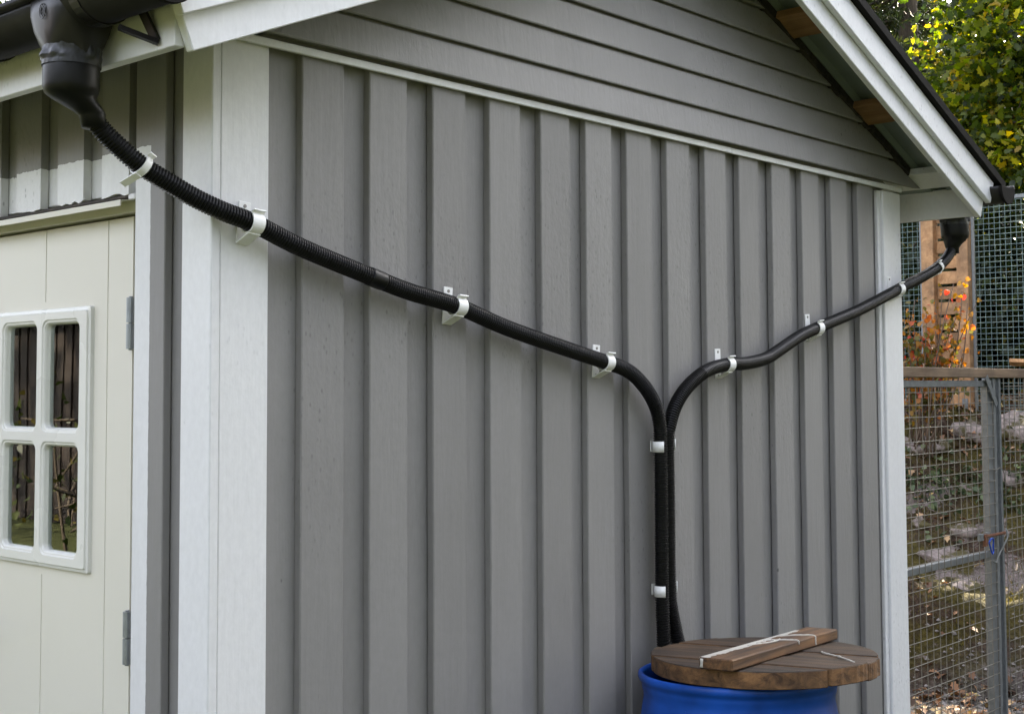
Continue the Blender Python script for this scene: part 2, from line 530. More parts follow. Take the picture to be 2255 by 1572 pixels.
def catmull(pts, step):
    pts = [Vector(p) for p in pts]
    P = [pts[0] * 2 - pts[1]] + pts + [pts[-1] * 2 - pts[-2]]
    dense = []
    for i in range(1, len(P) - 2):
        p0, p1, p2, p3 = P[i - 1:i + 3]
        for k in range(40):
            t = k / 40
            dense.append(0.5 * ((2 * p1) + (p2 - p0) * t + (2 * p0 - 5 * p1 + 4 * p2 - p3) * t * t + (3 * p1 - p0 - 3 * p2 + p3) * t ** 3))
    dense.append(pts[-1])
    out = [dense[0]]
    acc = 0
    for a, b_ in zip(dense, dense[1:]):
        seg = (b_ - a).length
        while acc + seg >= step:
            tt = (step - acc) / seg
            a = a.lerp(b_, tt)
            seg = (b_ - a).length
            out.append(a.copy())
            acc = 0
        acc += seg
    return out

# ------------------------------------------------------------------ ground
FWD = Vector((f_[0], f_[1], 0)).normalized()
RGT = Vector((FWD.y, -FWD.x, 0))
G0 = 0.12
def fbm(x, y, s, o=4):
    v, a, k = 0.0, 1.0, s
    for _ in range(o):
        v += a * noise.noise(Vector((x * k, y * k, 3.7)))
        a *= 0.5
        k *= 2.1
    return v
def sstep(a, b_, x):
    t = min(1, max(0, (x - a) / (b_ - a)))
    return t * t * (3 - 2 * t)
def bank_height(s, t, x, y):
    side = sstep(0.2, 1.7, t)
    base_ = 7.30 + 0.25 * fbm(x, y, 0.9, 2)
    step = 0.50 * sstep(base_ - 0.05, base_ + 0.40, s)
    slope = 0.98 * sstep(base_ + 0.25, base_ + 2.4, s) + 0.5 * sstep(base_ + 2.4, base_ + 9, s)
    rough = sstep(base_ - 0.1, base_ + 0.3, s)
    n = rough * (0.09 * fbm(x, y, 1.5, 5) + 0.03 * fbm(x, y, 9.0, 3))
    return (step + slope + n) * side
def ground_z(x, y):
    p = Vector((x - CAM.x, y - CAM.y, 0))
    s, t = p.dot(FWD), p.dot(RGT)
    return G0 + bank_height(s, t, x, y) + 0.012 * fbm(x, y, 0.7, 2)

sv = list(np.arange(-60, 5.6, 3.0)) + list(np.arange(5.6, 7.0, 0.2)) + list(np.arange(7.0, 10.6, 0.035)) + list(np.arange(10.6, 16, 0.3)) + [17, 20, 25, 35, 60, 120, 200]
tv = list(np.arange(-80, 0, 4.0)) + list(np.arange(0, 1.8, 0.3)) + list(np.arange(1.8, 4.6, 0.035)) + list(np.arange(4.6, 8, 0.3)) + [9, 12, 18, 30, 60, 100]
gv, bankv, gravv = [], [], []
for s in sv:
    for t in tv:
        p = CAM + FWD * float(s) + RGT * float(t)
        z = ground_z(p.x, p.y)
        gv.append((p.x, p.y, z))
        side = sstep(0.2, 1.7, t)
        bankv.append(sstep(7.15, 7.5, s) * side)
        gravv.append(sstep(5.6, 6.2, s) * side)
nt_ = len(tv)
gf = [(i * nt_ + j, i * nt_ + j + 1, (i + 1) * nt_ + j + 1, (i + 1) * nt_ + j) for i in range(len(sv) - 1) for j in range(nt_ - 1)]
ground = mesh_obj('ground', gv, gf, M_GROUND, smooth=True)
for nm, arr in (('bank', bankv), ('gravel', gravv)):
    at = ground.data.attributes.new(nm, 'FLOAT', 'POINT')
    at.data.foreach_set('value', np.array(arr, dtype=np.float32))
tag(ground, 'lawn rising to a mossy rock bank behind the wire gate', None, None, 'structure')

# ------------------------------------------------------------------ shed
W, DEPTH = 2.989, 3.1
shed = empty('shed', (0, 0, 0))
tag(shed, 'grey board and batten shed with white trim and gable roof', 'shed')

gable_wall = mesh_obj('gable_wall', boxv(0.03, W - 0.03, 0.046, 0.09, G0 - 0.05, 2.44), BOXF, M_GREY, shed)
def wall_boards(wall, covers, under, along, z0, z1, mat, face=0.0):
    pass
cover_x = [(0.229, 0.346), (0.420, 0.534), (0.614, 0.725), (0.806, 0.919), (0.995, 1.110), (1.175, 1.287), (1.356, 1.470), (1.540, 1.654), (1.731, 1.843), (1.916, 2.026), (2.107, 2.217), (2.292, 2.404), (2.480, 2.591), (2.669, 2.781)]
zb0, zt0 = G0 + 0.04, 2.464
# one shared cover board mesh, 1 m wide units scaled per board would distort the bevel: use a standard width and nudge
def board_mesh(name, wx, ty, hz, mat, bev=0.003, wob=0.0):
    """vertical board with a few cross sections so that the edges are not ruler straight"""
    n = 14 if wob else 1
    V, F = [], []
    prof = [(-wx / 2, ty), (-wx / 2, bev), (-wx / 2 + bev, 0), (wx / 2 - bev, 0), (wx / 2, bev), (wx / 2, ty)]
    for i in range(n + 1):
        z = hz * i / n
        dx = wob * random.uniform(-1, 1)
        dy = wob * 0.5 * random.uniform(-1, 1)
        for (a, b_) in prof:
            V.append((a + dx, b_ + dy, z))
    k = len(prof)
    for i in range(n):
        for j in range(k):
            j2 = (j + 1) % k
            F.append((i * k + j, i * k + j2, (i + 1) * k + j2, (i + 1) * k + j))
    F.append(tuple(range(k - 1, -1, -1)))
    F.append(tuple(n * k + j for j in range(k)))
    me = bpy.data.meshes.new(name)
    me.from_pydata(V, [], F)
    me.validate()
    bm = bmesh.new()
    bm.from_mesh(me)
    bmesh.ops.recalc_face_normals(bm, faces=bm.faces)
    bm.to_mesh(me)
    bm.free()
    me.materials.append(mat)
    return me
cover_mesh = [board_mesh('cover_board', 0.1125, 0.0195, zt0 - zb0, M_GREY, 0.0025, 0.0007) for _ in range(4)]
under_mesh = [board_mesh('under_board', 0.1150, 0.0205, zt0 - zb0, M_GREY, 0.0015, 0.0005) for _ in range(3)]
for i, (a, b_) in enumerate(cover_x):
    o = bpy.data.objects.new('cover_board', cover_mesh[i % 4])
    o.location = ((a + b_) / 2, random.uniform(-0.0008, 0.0008), zb0)
    o.rotation_euler = (random.uniform(-1, 1) * 0.0006, random.uniform(-1, 1) * 0.0008, random.uniform(-1, 1) * 0.006)
    o.scale = ((b_ - a) / 0.1125, 1, 1)
    link(o, gable_wall)
uc = [0.18] + [(cover_x[i][1] + cover_x[i + 1][0]) / 2 for i in range(13)] + [2.84]
for i, x in enumerate(uc):
    o = bpy.data.objects.new('under_board', under_mesh[i % 3])
    o.location = (x, 0.0215 + random.choice([0.0, 0.0015, 0.003, 0.001]), zb0)
    o.rotation_euler = (0, 0, random.uniform(-1, 1) * 0.01)
    link(o, gable_wall)

# side wall with the door (x = 0 plane, facing -x)
side_wall = mesh_obj('side_wall', *merge([
    (boxv(0.046, 0.09, 0.03, 0.30, G0 - 0.05, 2.50), BOXF),
    (boxv(0.046, 0.09, 0.30, 1.16, 2.178, 2.50), BOXF),
    (boxv(0.046, 0.09, 1.16, DEPTH - 0.03, G0 - 0.05, 2.50), BOXF)]), M_GREY, shed)
side_cov = [(0.158, 0.268), (0.293, 0.398), (0.475, 0.585), (0.659, 0.770), (0.846, 0.957), (1.035, 1.146), (1.225, 1.336)] + [(1.415 + 0.19 * k, 1.526 + 0.19 * k) for k in range(8)]
ztop = 2.455
for k, (a, b_) in enumerate(side_cov):
    door_part = 0.28 < a < 1.10
    z0 = 2.164 + random.uniform(-0.002, 0.002) if door_part else zb0
    n = 1
    yc = (a + b_) / 2
    hw = (b_ - a) / 2
    if door_part:
        # ragged lower ends above the door flashing
        pts = [(-hw, z0 + random.uniform(-0.004, 0.006))]
        for q in range(1, 6):
            pts.append((-hw + 2 * hw * q / 6, z0 + random.uniform(-0.004, 0.005)))
        pts += [(hw, z0 + random.uniform(-0.004, 0.006)), (hw, ztop), (-hw, ztop)]
    else:
        pts = [(-hw, z0), (hw, z0), (hw, ztop), (-hw, ztop)]
    o = extrude_poly('cover_board', [(0, p, q) for p, q in pts], (0.0195, 0, 0), M_SIDE, side_wall, bevel=0.0 if door_part else 0.002)
    o.location = (random.uniform(-0.0006, 0.0006), yc, 0)
und = [(0.092, 0.165), (0.262, 0.30), (0.385, 0.49), (0.575, 0.67), (0.76, 0.855), (0.945, 1.045), (1.135, 1.235)] + [(1.325 + 0.19 * q, 1.425 + 0.19 * q) for q in range(9)]
for a, b_ in und:
    door_part = 0.26 < a < 1.10
    z0 = 2.170 if door_part else zb0
    box('under_board', 0.0215, 0.0415, a, b_, z0, ztop, M_SIDE, side_wall, bevel=0.0015)
# hidden walls
mesh_obj('back_wall', boxv(0.03, W - 0.03, DEPTH - 0.09, DEPTH - 0.03, G0 - 0.05, 2.5), BOXF, M_GREY, shed)
mesh_obj('far_side_wall', boxv(W - 0.09, W - 0.01, 0.03, DEPTH - 0.03, G0 - 0.05, 2.45), BOXF, M_GREY, shed)
mesh_obj('floor', boxv(0.1, W - 0.1, 0.1, DEPTH - 0.1, G0 + 0.02, G0 + 0.06), BOXF, M_INSIDE, shed)
mesh_obj('inner_lining', boxv(0.75, 0.78, 0.12, DEPTH - 0.1, G0 + 0.06, 2.45), BOXF, M_INSIDE, shed)

# corner boards (each corner two boards)
def corner_board(x0, x1, y0, y1, z0, z1):
    return box('corner_board', x0, x1, y0, y1, z0, z1, M_WHITE, shed, bevel=0.0025)
corner_board(-0.001, 0.0205, -0.003, 0.0975, zb0 - 0.02, 2.464)
corner_board(0.0225, 0.142, 0.0005, 0.0225, zb0 - 0.02, 2.464)
corner_board(2.853, W - 0.001, -0.003, 0.019, zb0 - 0.02, 2.4435)
corner_board(2.965, W - 0.0015, 0.0205, 0.12, zb0 - 0.02, 2.44)
box('corner_board', 2.829, 2.852, 0.0065, 0.0205, zb0 - 0.02, 2.443, M_WHITE, shed, bevel=0.002)
# drip trim under the gable cladding
box('drip_trim', 0.0215, 1.86, -0.0125, -0.0035, 2.4485, 2.4655, M_WHITE, shed, bevel=0.0015)
box('drip_trim', 1.8615, W - 0.002, -0.0120, -0.0035, 2.4480, 2.4650, M_WHITE, shed, bevel=0.0015)

# roof geometry
XC = W / 2
TAN = 0.42
COS = 1 / math.sqrt(1 + TAN * TAN)
SIN = TAN * COS
XE = 1.69                                    # half span to the bargeboard tip
ZBL, ZBR = 2.343, 2.357
def zline(side, dx):                          # bargeboard lower edge; dx = distance from ridge line
    return (ZBL if side < 0 else ZBR) + (XE - dx) * TAN
def slope_pt(side, dx, n, y):
    """point at horizontal distance dx from the ridge, n = distance above the bargeboard lower edge (normal)"""
    z = zline(side, dx)
    return (XC + side * (dx + n * SIN), y, z + n * COS)

# gable cladding
gable_cladding = mesh_obj('gable_cladding', [(0.08, 0.0, 2.455), (W - 0.08, 0.0, 2.455), (XC, 0.0, 3.10), (0.08, 0.05, 2.455), (W - 0.08, 0.05, 2.455), (XC, 0.05, 3.10)], [(0, 1, 2), (5, 4, 3), (0, 3, 4, 1), (1, 4, 5, 2), (2, 5, 3, 0)], M_GREY, shed)
zs = [2.4725, 2.5575, 2.6555, 2.7455, 2.8305, 2.92, 3.008, 3.09, 3.16]
def rake_x(side, z, n=0.074):
    base_ = (ZBL if side < 0 else ZBR)
    dx = XE - (z - n / COS - base_) / TAN
    return XC + side * dx
for i in range(8):
    z0, z1 = zs[i], zs[i + 1] - 0.006
    prof = [(-0.0285, z0), (-0.030, z0 + 0.003), (-0.0205, z1), (-0.0125, z1 + 0.001), (-0.0125, z1 + 0.008), (-0.001, z1 + 0.008), (-0.001, z0 + 0.004)]
    V, F = [], []
    for side in (-1, 1):
        for (y, z) in prof:
            x = rake_x(side, z) + random.uniform(-0.004, 0.004)
            if side * (x - XC) < 0.004:
                x = XC + side * 0.004
            V.append((x - XC, y, z - z0))
    k = len(prof)
    F = [tuple(range(k)), tuple(range(2 * k - 1, k - 1, -1))] + [(j, (j + 1) % k, k + (j + 1) % k, k + j) for j in range(k)]
    o = mesh_obj('siding_board', V, F, M_GREY, gable_cladding)
    o.location = (XC, 0, z0)

# roof sheets with trapezoid ribs
roof = None
def sheet(side):
    ys = []
    y = -0.214
    prof = []
    while y < DEPTH + 0.24:
        prof += [(y, 0.0), (y + 0.120, 0.0), (y + 0.132, 0.016), (y + 0.166, 0.016), (y + 0.178, 0.0)]
        y += 0.19
    V, F = [], []
    for dx in (0.0, XE + 0.055):
        for th in (0.105, 0.1065):
            for (yy, h) in prof:
                V.append(slope_pt(side, dx, th + h, yy))
    k = len(prof)
    for j in range(k - 1):
        F.append((j, j + 1, 2 * k + j + 1, 2 * k + j))
        F.append((k + j, 3 * k + j, 3 * k + j + 1, k + j + 1))
    F += [(0, 2 * k, 3 * k, k), (k - 1, 2 * k - 1, 4 * k - 1, 3 * k - 1)]
    return V, F
V, F = merge([sheet(-1), sheet(1)])
roof = mesh_obj('roof', V, F, M_SHEET, shed)
rd = [slope_pt(1, 0, 0.14, 0), slope_pt(1, 0.16, 0.128, 0)]
extrude_poly('ridge_cap', [(XC, -0.25, 3.24), (XC + 0.17, -0.25, 3.17), (XC + 0.17, -0.25, 3.165), (XC, -0.25, 3.232), (XC - 0.17, -0.25, 3.165), (XC - 0.17, -0.25, 3.17)], (0, DEPTH + 0.5, 0), M_VERGE, roof)
def slope_board(name, side, d0, d1, n0, n1, y0, y1, mat, parent, bevel=0.002, peak=False):
    """board running down the slope; square cut at the eave end"""
    P = [slope_pt(side, d0, n0, y0), slope_pt(side, d1, n0, y0), slope_pt(side, d1, n1, y0), slope_pt(side, d0, n1, y0)]
    if peak:
        z0_ = zline(side, 0) + n0 / COS
        z1_ = zline(side, 0) + n1 / COS
        P[0] = (XC + side * 0.0008, y0, z0_)
        P[3] = (XC + side * 0.0008, y0, z1_)
    return extrude_poly(name, P, (0, y1 - y0, 0), mat, parent, bevel=bevel)
for side in (-1, 1):
    slope_board('bargeboard', side, 0, XE, 0.0, 0.092, -0.220, -0.199, M_WHITE2, shed, peak=True)
    slope_board('bargeboard', side, 0, XE + 0.012, 0.064, 0.148, -0.2425, -0.2215, M_WHITE2, shed, peak=True)
    slope_board('verge_trim', side, 0, XE + 0.065, 0.1495, 0.180, -0.262, -0.13, M_VERGE, roof, peak=True)
    slope_board('verge_trim', side, 0, XE + 0.060, 0.128, 0.1493, -0.2205, -0.2175, M_VERGE, roof, peak=True)
    # rough dark batten along the rake on the gable
    V, F = [], []
    nseg = 60
    for i in range(nseg + 1):
        dx = 0.02 + (XE - 0.225) * i / nseg
        a = 0.074 + random.uniform(-0.007, 0.004)
        for (n, y) in ((a, -0.006), (a + 0.003, -0.034 + random.uniform(-0.005, 0.005)), (0.104, -0.032), (0.104, -0.004)):
            V.append(slope_pt(side, dx, n, y))
    for i in range(nseg):
        for j in range(4):
            F.append((4 * i + j, 4 * i + (j + 1) % 4, 4 * i + 4 + (j + 1) % 4, 4 * i + 4 + j))
    mesh_obj('rake_batten', V, F, M_DARKWOOD, roof)
    # laths under the sheet, in the overhang
    for dx in (0.10, 0.62, 1.115):
        o = extrude_poly('roof_lath', [Vector(slope_pt(side, d, n, 0)) - Vector(slope_pt(side, dx, 0.09, 0)) for d, n in ((dx - 0.055, 0.080), (dx + 0.055, 0.080), (dx + 0.055, 0.1045), (dx - 0.055, 0.1045))], (0, 0.166, 0), M_PURLIN, roof, bevel=0.001)
        o.location = Vector(slope_pt(side, dx, 0.09, -0.1985))
    o = slope_board('eave_lath', side, XE - 0.20, XE - 0.10, 0.078, 0.1045, -0.1985, 0.2, M_WHITE, roof, bevel=0.001)
    # fascia along the eaves
    fx = XC + side * (XE + 0.003)
    box('fascia', min(fx, fx + side * 0.022), max(fx, fx + side * 0.022), -0.1985, DEPTH + 0.2, 2.352 if side < 0 else 2.366, 2.46 if side < 0 else 2.474, M_WHITE, shed, bevel=0.0015)
    # closing board in the eave behind the fascia
    xa, xb = sorted((XC + side * (XC + 0.004), fx - side * 0.002))
    if side > 0:
        box('eave_board', xa, xb, 0.10, 0.118, 2.372, 2.452, M_WHITE, shed, bevel=0.001)

# door
DX = 0.05
door = mesh_obj('door', [(0, 0, 0)], [], M_DOOR, shed)
bpy.data.objects.remove(door)
DY0, DY1, DZ0, DZ1 = 0.352, 1.092, 0.20, 2.124
GV = [0.451, 0.719, 0.988]
# leaf made of vertical strips with V grooves; the window field is left open
def door_leaf():
    V, F = [], []
    def quad(y0, y1, z0, z1, x):
        o = len(V)
        V.extend([(x, y0, z0), (x, y1, z0), (x, y1, z1), (x, y0, z1)])
        F.append((o, o + 1, o + 2, o + 3))
    g, gd = 0.0022, 0.0045
    cuts = [DY0] + GV + [DY1]
    wy0, wy1, wz0, wz1 = 0.54, 0.905, 1.37, 1.915
    for i in range(4):
        a = cuts[i] + (g if i else 0)
        b_ = cuts[i + 1] - (g if i < 3 else 0)
        if b_ < wy0 or a > wy1:
            quad(a, b_, DZ0, DZ1, DX)
        else:
            quad(a, b_, DZ0, wz0, DX)
            quad(a, b_, wz1, DZ1, DX)
            if a < wy0:
                quad(a, wy0, wz0, wz1, DX)
            if b_ > wy1:
                quad(wy1, b_, wz0, wz1, DX)
    for yv in GV:
        zr = [(DZ0, 1.325), (1.955, DZ1)] if wy0 < yv < wy1 else [(DZ0, DZ1)]
        rest = [(1.325, wz0), (wz1, 1.955)] if wy0 < yv < wy1 else []
        for z0, z1 in zr:
            o = len(V)
            V.extend([(DX, yv - g, z0), (DX + gd, yv, z0), (DX, yv + g, z0), (DX, yv - g, z1), (DX + gd, yv, z1), (DX, yv + g, z1)])
            F.extend([(o, o + 1, o + 4, o + 3), (o + 1, o + 2, o + 5, o + 4)])
        for z0, z1 in rest:
            quad(yv - g, yv + g, z0, z1, DX)
    # edges and back
    o = len(V)
    V.extend([(DX, DY0, DZ0), (DX, DY1, DZ0), (DX, DY1, DZ1), (DX, DY0, DZ1), (DX + 0.04, DY0, DZ0), (DX + 0.04, DY1, DZ0), (DX + 0.04, DY1, DZ1), (DX + 0.04, DY0, DZ1)])
    F.extend([(o, o + 4, o + 5, o + 1), (o + 1, o + 5, o + 6, o + 2), (o + 2, o + 6, o + 7, o + 3), (o + 3, o + 7, o + 4, o)])
    b0 = len(V)
    X2 = DX + 0.04
    V.extend([(X2, DY0, DZ0), (X2, DY1, DZ0), (X2, DY1, wz0), (X2, DY0, wz0), (X2, DY0, wz1), (X2, DY1, wz1), (X2, DY1, DZ1), (X2, DY0, DZ1), (X2, wy0, wz0), (X2, wy0, wz1), (X2, wy1, wz0), (X2, wy1, wz1)])
    F.extend([(b0, b0 + 1, b0 + 2, b0 + 3), (b0 + 4, b0 + 5, b0 + 6, b0 + 7), (b0 + 3, b0 + 8, b0 + 9, b0 + 4), (b0 + 10, b0 + 2, b0 + 5, b0 + 11)])
    return V, F
V, F = door_leaf()
door = mesh_obj('door', V, F, M_DOOR, shed)

def rrect(y0, y1, z0, z1, r, n=6):
    pts = []
    for (cy, cz, a0) in ((y1 - r, z1 - r, 0), (y0 + r, z1 - r, 90), (y0 + r, z0 + r, 180), (y1 - r, z0 + r, 270)):
        for k in range(n + 1):
            a = math.radians(a0 + 90 * k / n)
            pts.append((cy + r * math.cos(a), cz + r * math.sin(a)))
    return pts
def window_frame():
    """moulded plate with four rounded openings, stepped moulding and deep reveals"""
    bm = bmesh.new()
    outer = rrect(0.505, 0.938, 1.343, 1.938, 0.006, 2)
    holes = [(0.545, 0.711, 1.652, 1.912), (0.733, 0.899, 1.652, 1.912), (0.545, 0.711, 1.372, 1.632), (0.733, 0.899, 1.372, 1.632)]
    X0 = DX - 0.013
    def ring(pts, x):
        return [bm.verts.new((x, y, z)) for y, z in pts]
    def strip(a, b_):
        n = len(a)
        for i in range(n):
            bm.faces.new((a[i], a[(i + 1) % n], b_[(i + 1) % n], b_[i]))
    # outer rim
    o0 = ring(outer, DX)
    o1 = ring(rrect(0.507, 0.936, 1.345, 1.936, 0.006, 2), DX - 0.008)
    o2 = ring(rrect(0.514, 0.929, 1.352, 1.929, 0.006, 2), DX - 0.0095)
    o3 = ring(rrect(0.516, 0.927, 1.354, 1.927, 0.006, 2), X0)
    strip(o0, o1)
    strip(o1, o2)
    strip(o2, o3)
    edges = []
    def loop_edges(r):
        return [bm.edges.get((r[i], r[(i + 1) % len(r)])) or bm.edges.new((r[i], r[(i + 1) % len(r)])) for i in range(len(r))]
    edges += loop_edges(o3)
    for (a, b_, c, d) in holes:
        R_ = 0.022
        rr = [ring(rrect(a, b_, c, d, R_), X0),
              ring(rrect(a + 0.0025, b_ - 0.0025, c + 0.0025, d - 0.0025, R_ - 0.002), X0 + 0.003),
              ring(rrect(a + 0.006, b_ - 0.006, c + 0.006, d - 0.006, R_ - 0.004), X0 + 0.0034),
              ring(rrect(a + 0.009, b_ - 0.009, c + 0.009, d - 0.009, R_ - 0.006), X0 + 0.0065),
              ring(rrect(a + 0.013, b_ - 0.013, c + 0.012, d - 0.012, R_ - 0.010), X0 + 0.0185)]
        for p, q in zip(rr, rr[1:]):
            strip(p, q)
        edges += loop_edges(rr[0])
    bmesh.ops.triangle_fill(bm, use_beauty=True, use_dissolve=False, edges=edges)
    bmesh.ops.recalc_face_normals(bm, faces=bm.faces)
    me = bpy.data.meshes.new('window_frame')
    bm.to_mesh(me)
    bm.free()
    me.materials.append(M_FRAME)
    o = bpy.data.objects.new('window_frame', me)
    link(o, door)
    for (a, b_, c, d) in holes:
        box('pane', X0 + 0.016, X0 + 0.0183, a + 0.011, b_ - 0.011, c + 0.010, d - 0.010, M_GLASS, door, bevel=0)
    # glazing bead between the two glass skins, seen inside the panes
window_frame()
# hinges on the near edge of the leaf
for zc in (1.892, 1.225, 0.56):
    parts = []
    for a, b_ in ((-0.055, -0.0015), (0.0015, 0.055)):
        parts.append(tube_geo([(0.040, 0.3440, zc + a), (0.040, 0.3440, zc + b_)], 0.0092, 12))
    parts.append(tube_geo([(0.040, 0.3440, zc - 0.058), (0.040, 0.3440, zc + 0.058)], 0.0045, 8))
    V, F = merge(parts)
    mesh_obj('hinge', V, F, M_HINGE, door, smooth=False)
# handle at the far edge
V, F = merge([tube_geo([(DX, 1.04, 1.18), (DX - 0.05, 1.04, 1.18)], 0.009, 10), tube_geo([(DX - 0.05, 1.045, 1.18), (DX - 0.05, 0.93, 1.18)], 0.008, 10), (boxv(DX - 0.006, DX - 0.0005, 1.02, 1.06, 1.08, 1.28), BOXF)])
mesh_obj('handle', V, F, M_GALV, door)
# frame, flashing, dark packing above
df = mesh_obj('door_frame', *merge([
    (boxv(0.056, 0.11, 0.300, 0.3505, 0.12, 2.128), BOXF),
    (boxv(0.030, 0.11, 1.100, 1.155, 0.12, 2.170), BOXF),
    (boxv(0.0305, 0.1105, 0.3007, 1.0998, 2.1295, 2.1700), BOXF),
    (boxv(0.0305, 0.1105, 0.3447, 1.0998, 0.12, 0.19), BOXF)]), M_DOOR, shed, bevel=0.0015)
extrude_poly('drip_flashing', [(-0.014, 0.302, 2.1370), (-0.0125, 0.302, 2.1370), (-0.012, 0.302, 2.1485), (0.029, 0.302, 2.1540), (0.029, 0.302, 2.1552), (-0.0145, 0.302, 2.1495)], (0, 0.82, 0), M_DOOR, df)
box('packing_strip', 0.004, 0.040, 0.275, 1.15, 2.1558, 2.1625, M_DARKWOOD, df, bevel=0.001)
box('trim_block', 0.002, 0.028, 0.273, 0.299, 2.150, 2.163, M_WHITE, df, bevel=0.002)

# ------------------------------------------------------------------ gutters
def gutter(side, y0, label, outlet_y):
    gx = XC + side * (XE + 0.025 + 0.062)
    gz = 2.462 if side < 0 else 2.470
    g = empty('rain_gutter', (gx, y0, gz))
    tag(g, label, 'gutter')
    R_ = 0.058
    y1 = DEPTH + 0.2 - y0
    def arc(r, n=18, a0=180, a1=360):
        return [(r * math.cos(math.radians(a0 + (a1 - a0) * k / n)), r * math.sin(math.radians(a0 + (a1 - a0) * k / n))) for k in range(n + 1)]
    A, B = arc(R_), arc(R_ - 0.002)
    prof = A + B[::-1]
    extrude_poly('trough', [(x, 0, z) for x, z in prof], (0, y1, 0), M_BLACKMETAL, g, smooth=False)
    for p in g.children[-1].data.polygons:
        p.use_smooth = len(p.vertices) == 4
    tube('lip', [(side * (R_ + 0.003), 0, 0.004), (side * (R_ + 0.003), y1, 0.004)], 0.0085, M_BLACKMETAL, g, seg=12)
    cap = arc(R_ + 0.004)
    extrude_poly('end_shade_cap', [(x, -0.004, z) for x, z in cap], (0, 0.012, 0), M_VERGE, g, bevel=0.0015)  # matte black cap stands in for the dark inside of an open end
    for yy in (0.20, 0.60, 1.5, 2.4, 3.2):
        A2, B2 = arc(R_ + 0.0035), arc(R_ + 0.0005)
        o = extrude_poly('strap', [(x, 0, z) for x, z in A2 + B2[::-1]], (0, 0.026, 0), M_BLACKMETAL, g)
        o.location = (0, yy, 0)
    # stay fixed low on the fascia
    fx = -side * (0.0625 - 0.0005)
    ax = Vector((fx * 0.95, 0.124, -0.095))
    V, F = merge([bar_geo(ax, (fx * 0.69, 0.152, -0.030), 0.006, 0.020, Vector((0, 1, 0))), bar_geo(ax + Vector((0, -0.006, -0.003)), (fx * 0.04, 0.157, -0.074), 0.009, 0.010, Vector((0, 1, 0)))])
    mesh_obj('stay', V, F, M_BLACKMETAL, g)
    # outlet: saddle that grips the trough, drops into a round spigot
    oy = outlet_y - y0
    V, F = [], []
    secs = [(0.012, 0.062, 0.072, 0.10), (-0.03, 0.061, 0.070, 0.10), (-0.06, 0.057, 0.062, 0.2), (-0.085, 0.053, 0.058, 0.6), (-0.11, 0.049, 0.051, 1.0), (-0.145, 0.047, 0.047, 1.0)]
    ns = 32
    for (z, hx, hy, rnd) in secs:
        for k in range(ns):
            th = 2 * PI * k / ns
            c, s_ = math.cos(th), math.sin(th)
            e = 2 / (1 + (1 - rnd) * 3.0)
            x = hx * math.copysign(abs(c) ** e, c)
            y = hy * math.copysign(abs(s_) ** e, s_)
            V.append((x, oy + y, z))
    for i in range(len(secs) - 1):
        for k in range(ns):
            F.append((i * ns + k, i * ns + (k + 1) % ns, (i + 1) * ns + (k + 1) % ns, (i + 1) * ns + k))
    # open at the gutter side; close only the bottom ring
    o = mesh_obj('outlet', V, F, M_BLACKMETAL, g, smooth=True)
    sol = o.modifiers.new('wall', 'SOLIDIFY')
    sol.thickness = 0.002
    # pressed mark on the outlet
    V, F = merge([tube_geo([(side * 0.0625, oy - 0.005 + r_ * math.cos(a), -0.03 + 1.4 * r_ * math.sin(a)) for a in np.linspace(0, 2 * PI, 17)], 0.0009, 5, False) for r_ in (0.010, 0.0065)] +
                 [tube_geo([(side * 0.0625, oy - 0.005 + 0.004 * math.cos(a) , -0.028 + 0.005 * math.sin(a)) for a in np.linspace(0, 4.7, 9)], 0.0009, 5, False)])
    mesh_obj('pressed_mark', V, F, M_BLACKMETAL, o)
    return g
gl = gutter(-1, -0.272, 'black half-round gutter under the left eave above the cream door', 0.037)
gr = gutter(1, -0.285, 'black half-round gutter end jutting past the right bargeboard', -0.082)

# ------------------------------------------------------------------ hoses
HL = [(-0.245, 0.027, 2.262), (-0.243, 0.0265, 2.250), (-0.224, 0.022, 2.227), (-0.196, 0.016, 2.203), (-0.155, 0.007, 2.172), (-0.107, -0.003, 2.147), (-0.048, -0.016, 2.118), (0.01, -0.029, 2.096), (0.076, -0.035, 2.079), (0.198, -0.035, 2.039), (0.367, -0.035, 1.996), (0.502, -0.035, 1.964), (0.650, -0.035, 1.939), (0.834, -0.035, 1.891), (1.062, -0.035, 1.844), (1.20, -0.035, 1.817), (1.305, -0.035, 1.793), (1.376, -0.035, 1.752), (1.422, -0.036, 1.703), (1.441, -0.037, 1.655), (1.4435, -0.038, 1.600), (1.4440, -0.038, 1.419), (1.4435, -0.038, 1.201), (1.448, -0.038, 1.06), (1.449, -0.040, 0.90)]
HR = [(3.262, -0.076, 2.285), (3.260, -0.076, 2.262), (3.221, -0.072, 2.224), (3.153, -0.064, 2.184), (3.051, -0.052, 2.143), (2.961, -0.042, 2.114), (2.861, -0.035, 2.082), (2.701, -0.035, 2.035), (2.56, -0.035, 1.996), (2.314, -0.035, 1.937), (2.204, -0.035, 1.908), (2.093, -0.035, 1.868), (1.997, -0.035, 1.835), (1.883, -0.035, 1.819), (1.785, -0.035, 1.815), (1.678, -0.035, 1.796), (1.586, -0.035, 1.754), (1.524, -0.035, 1.703), (1.494, -0.034, 1.648), (1.4842, -0.0335, 1.600), (1.4838, -0.0335, 1.417), (1.4838, -0.0335, 1.203), (1.492, -0.034, 1.142), (1.507, -0.036, 1.085), (1.523, -0.039, 1.02), (1.53, -0.042, 0.90)]
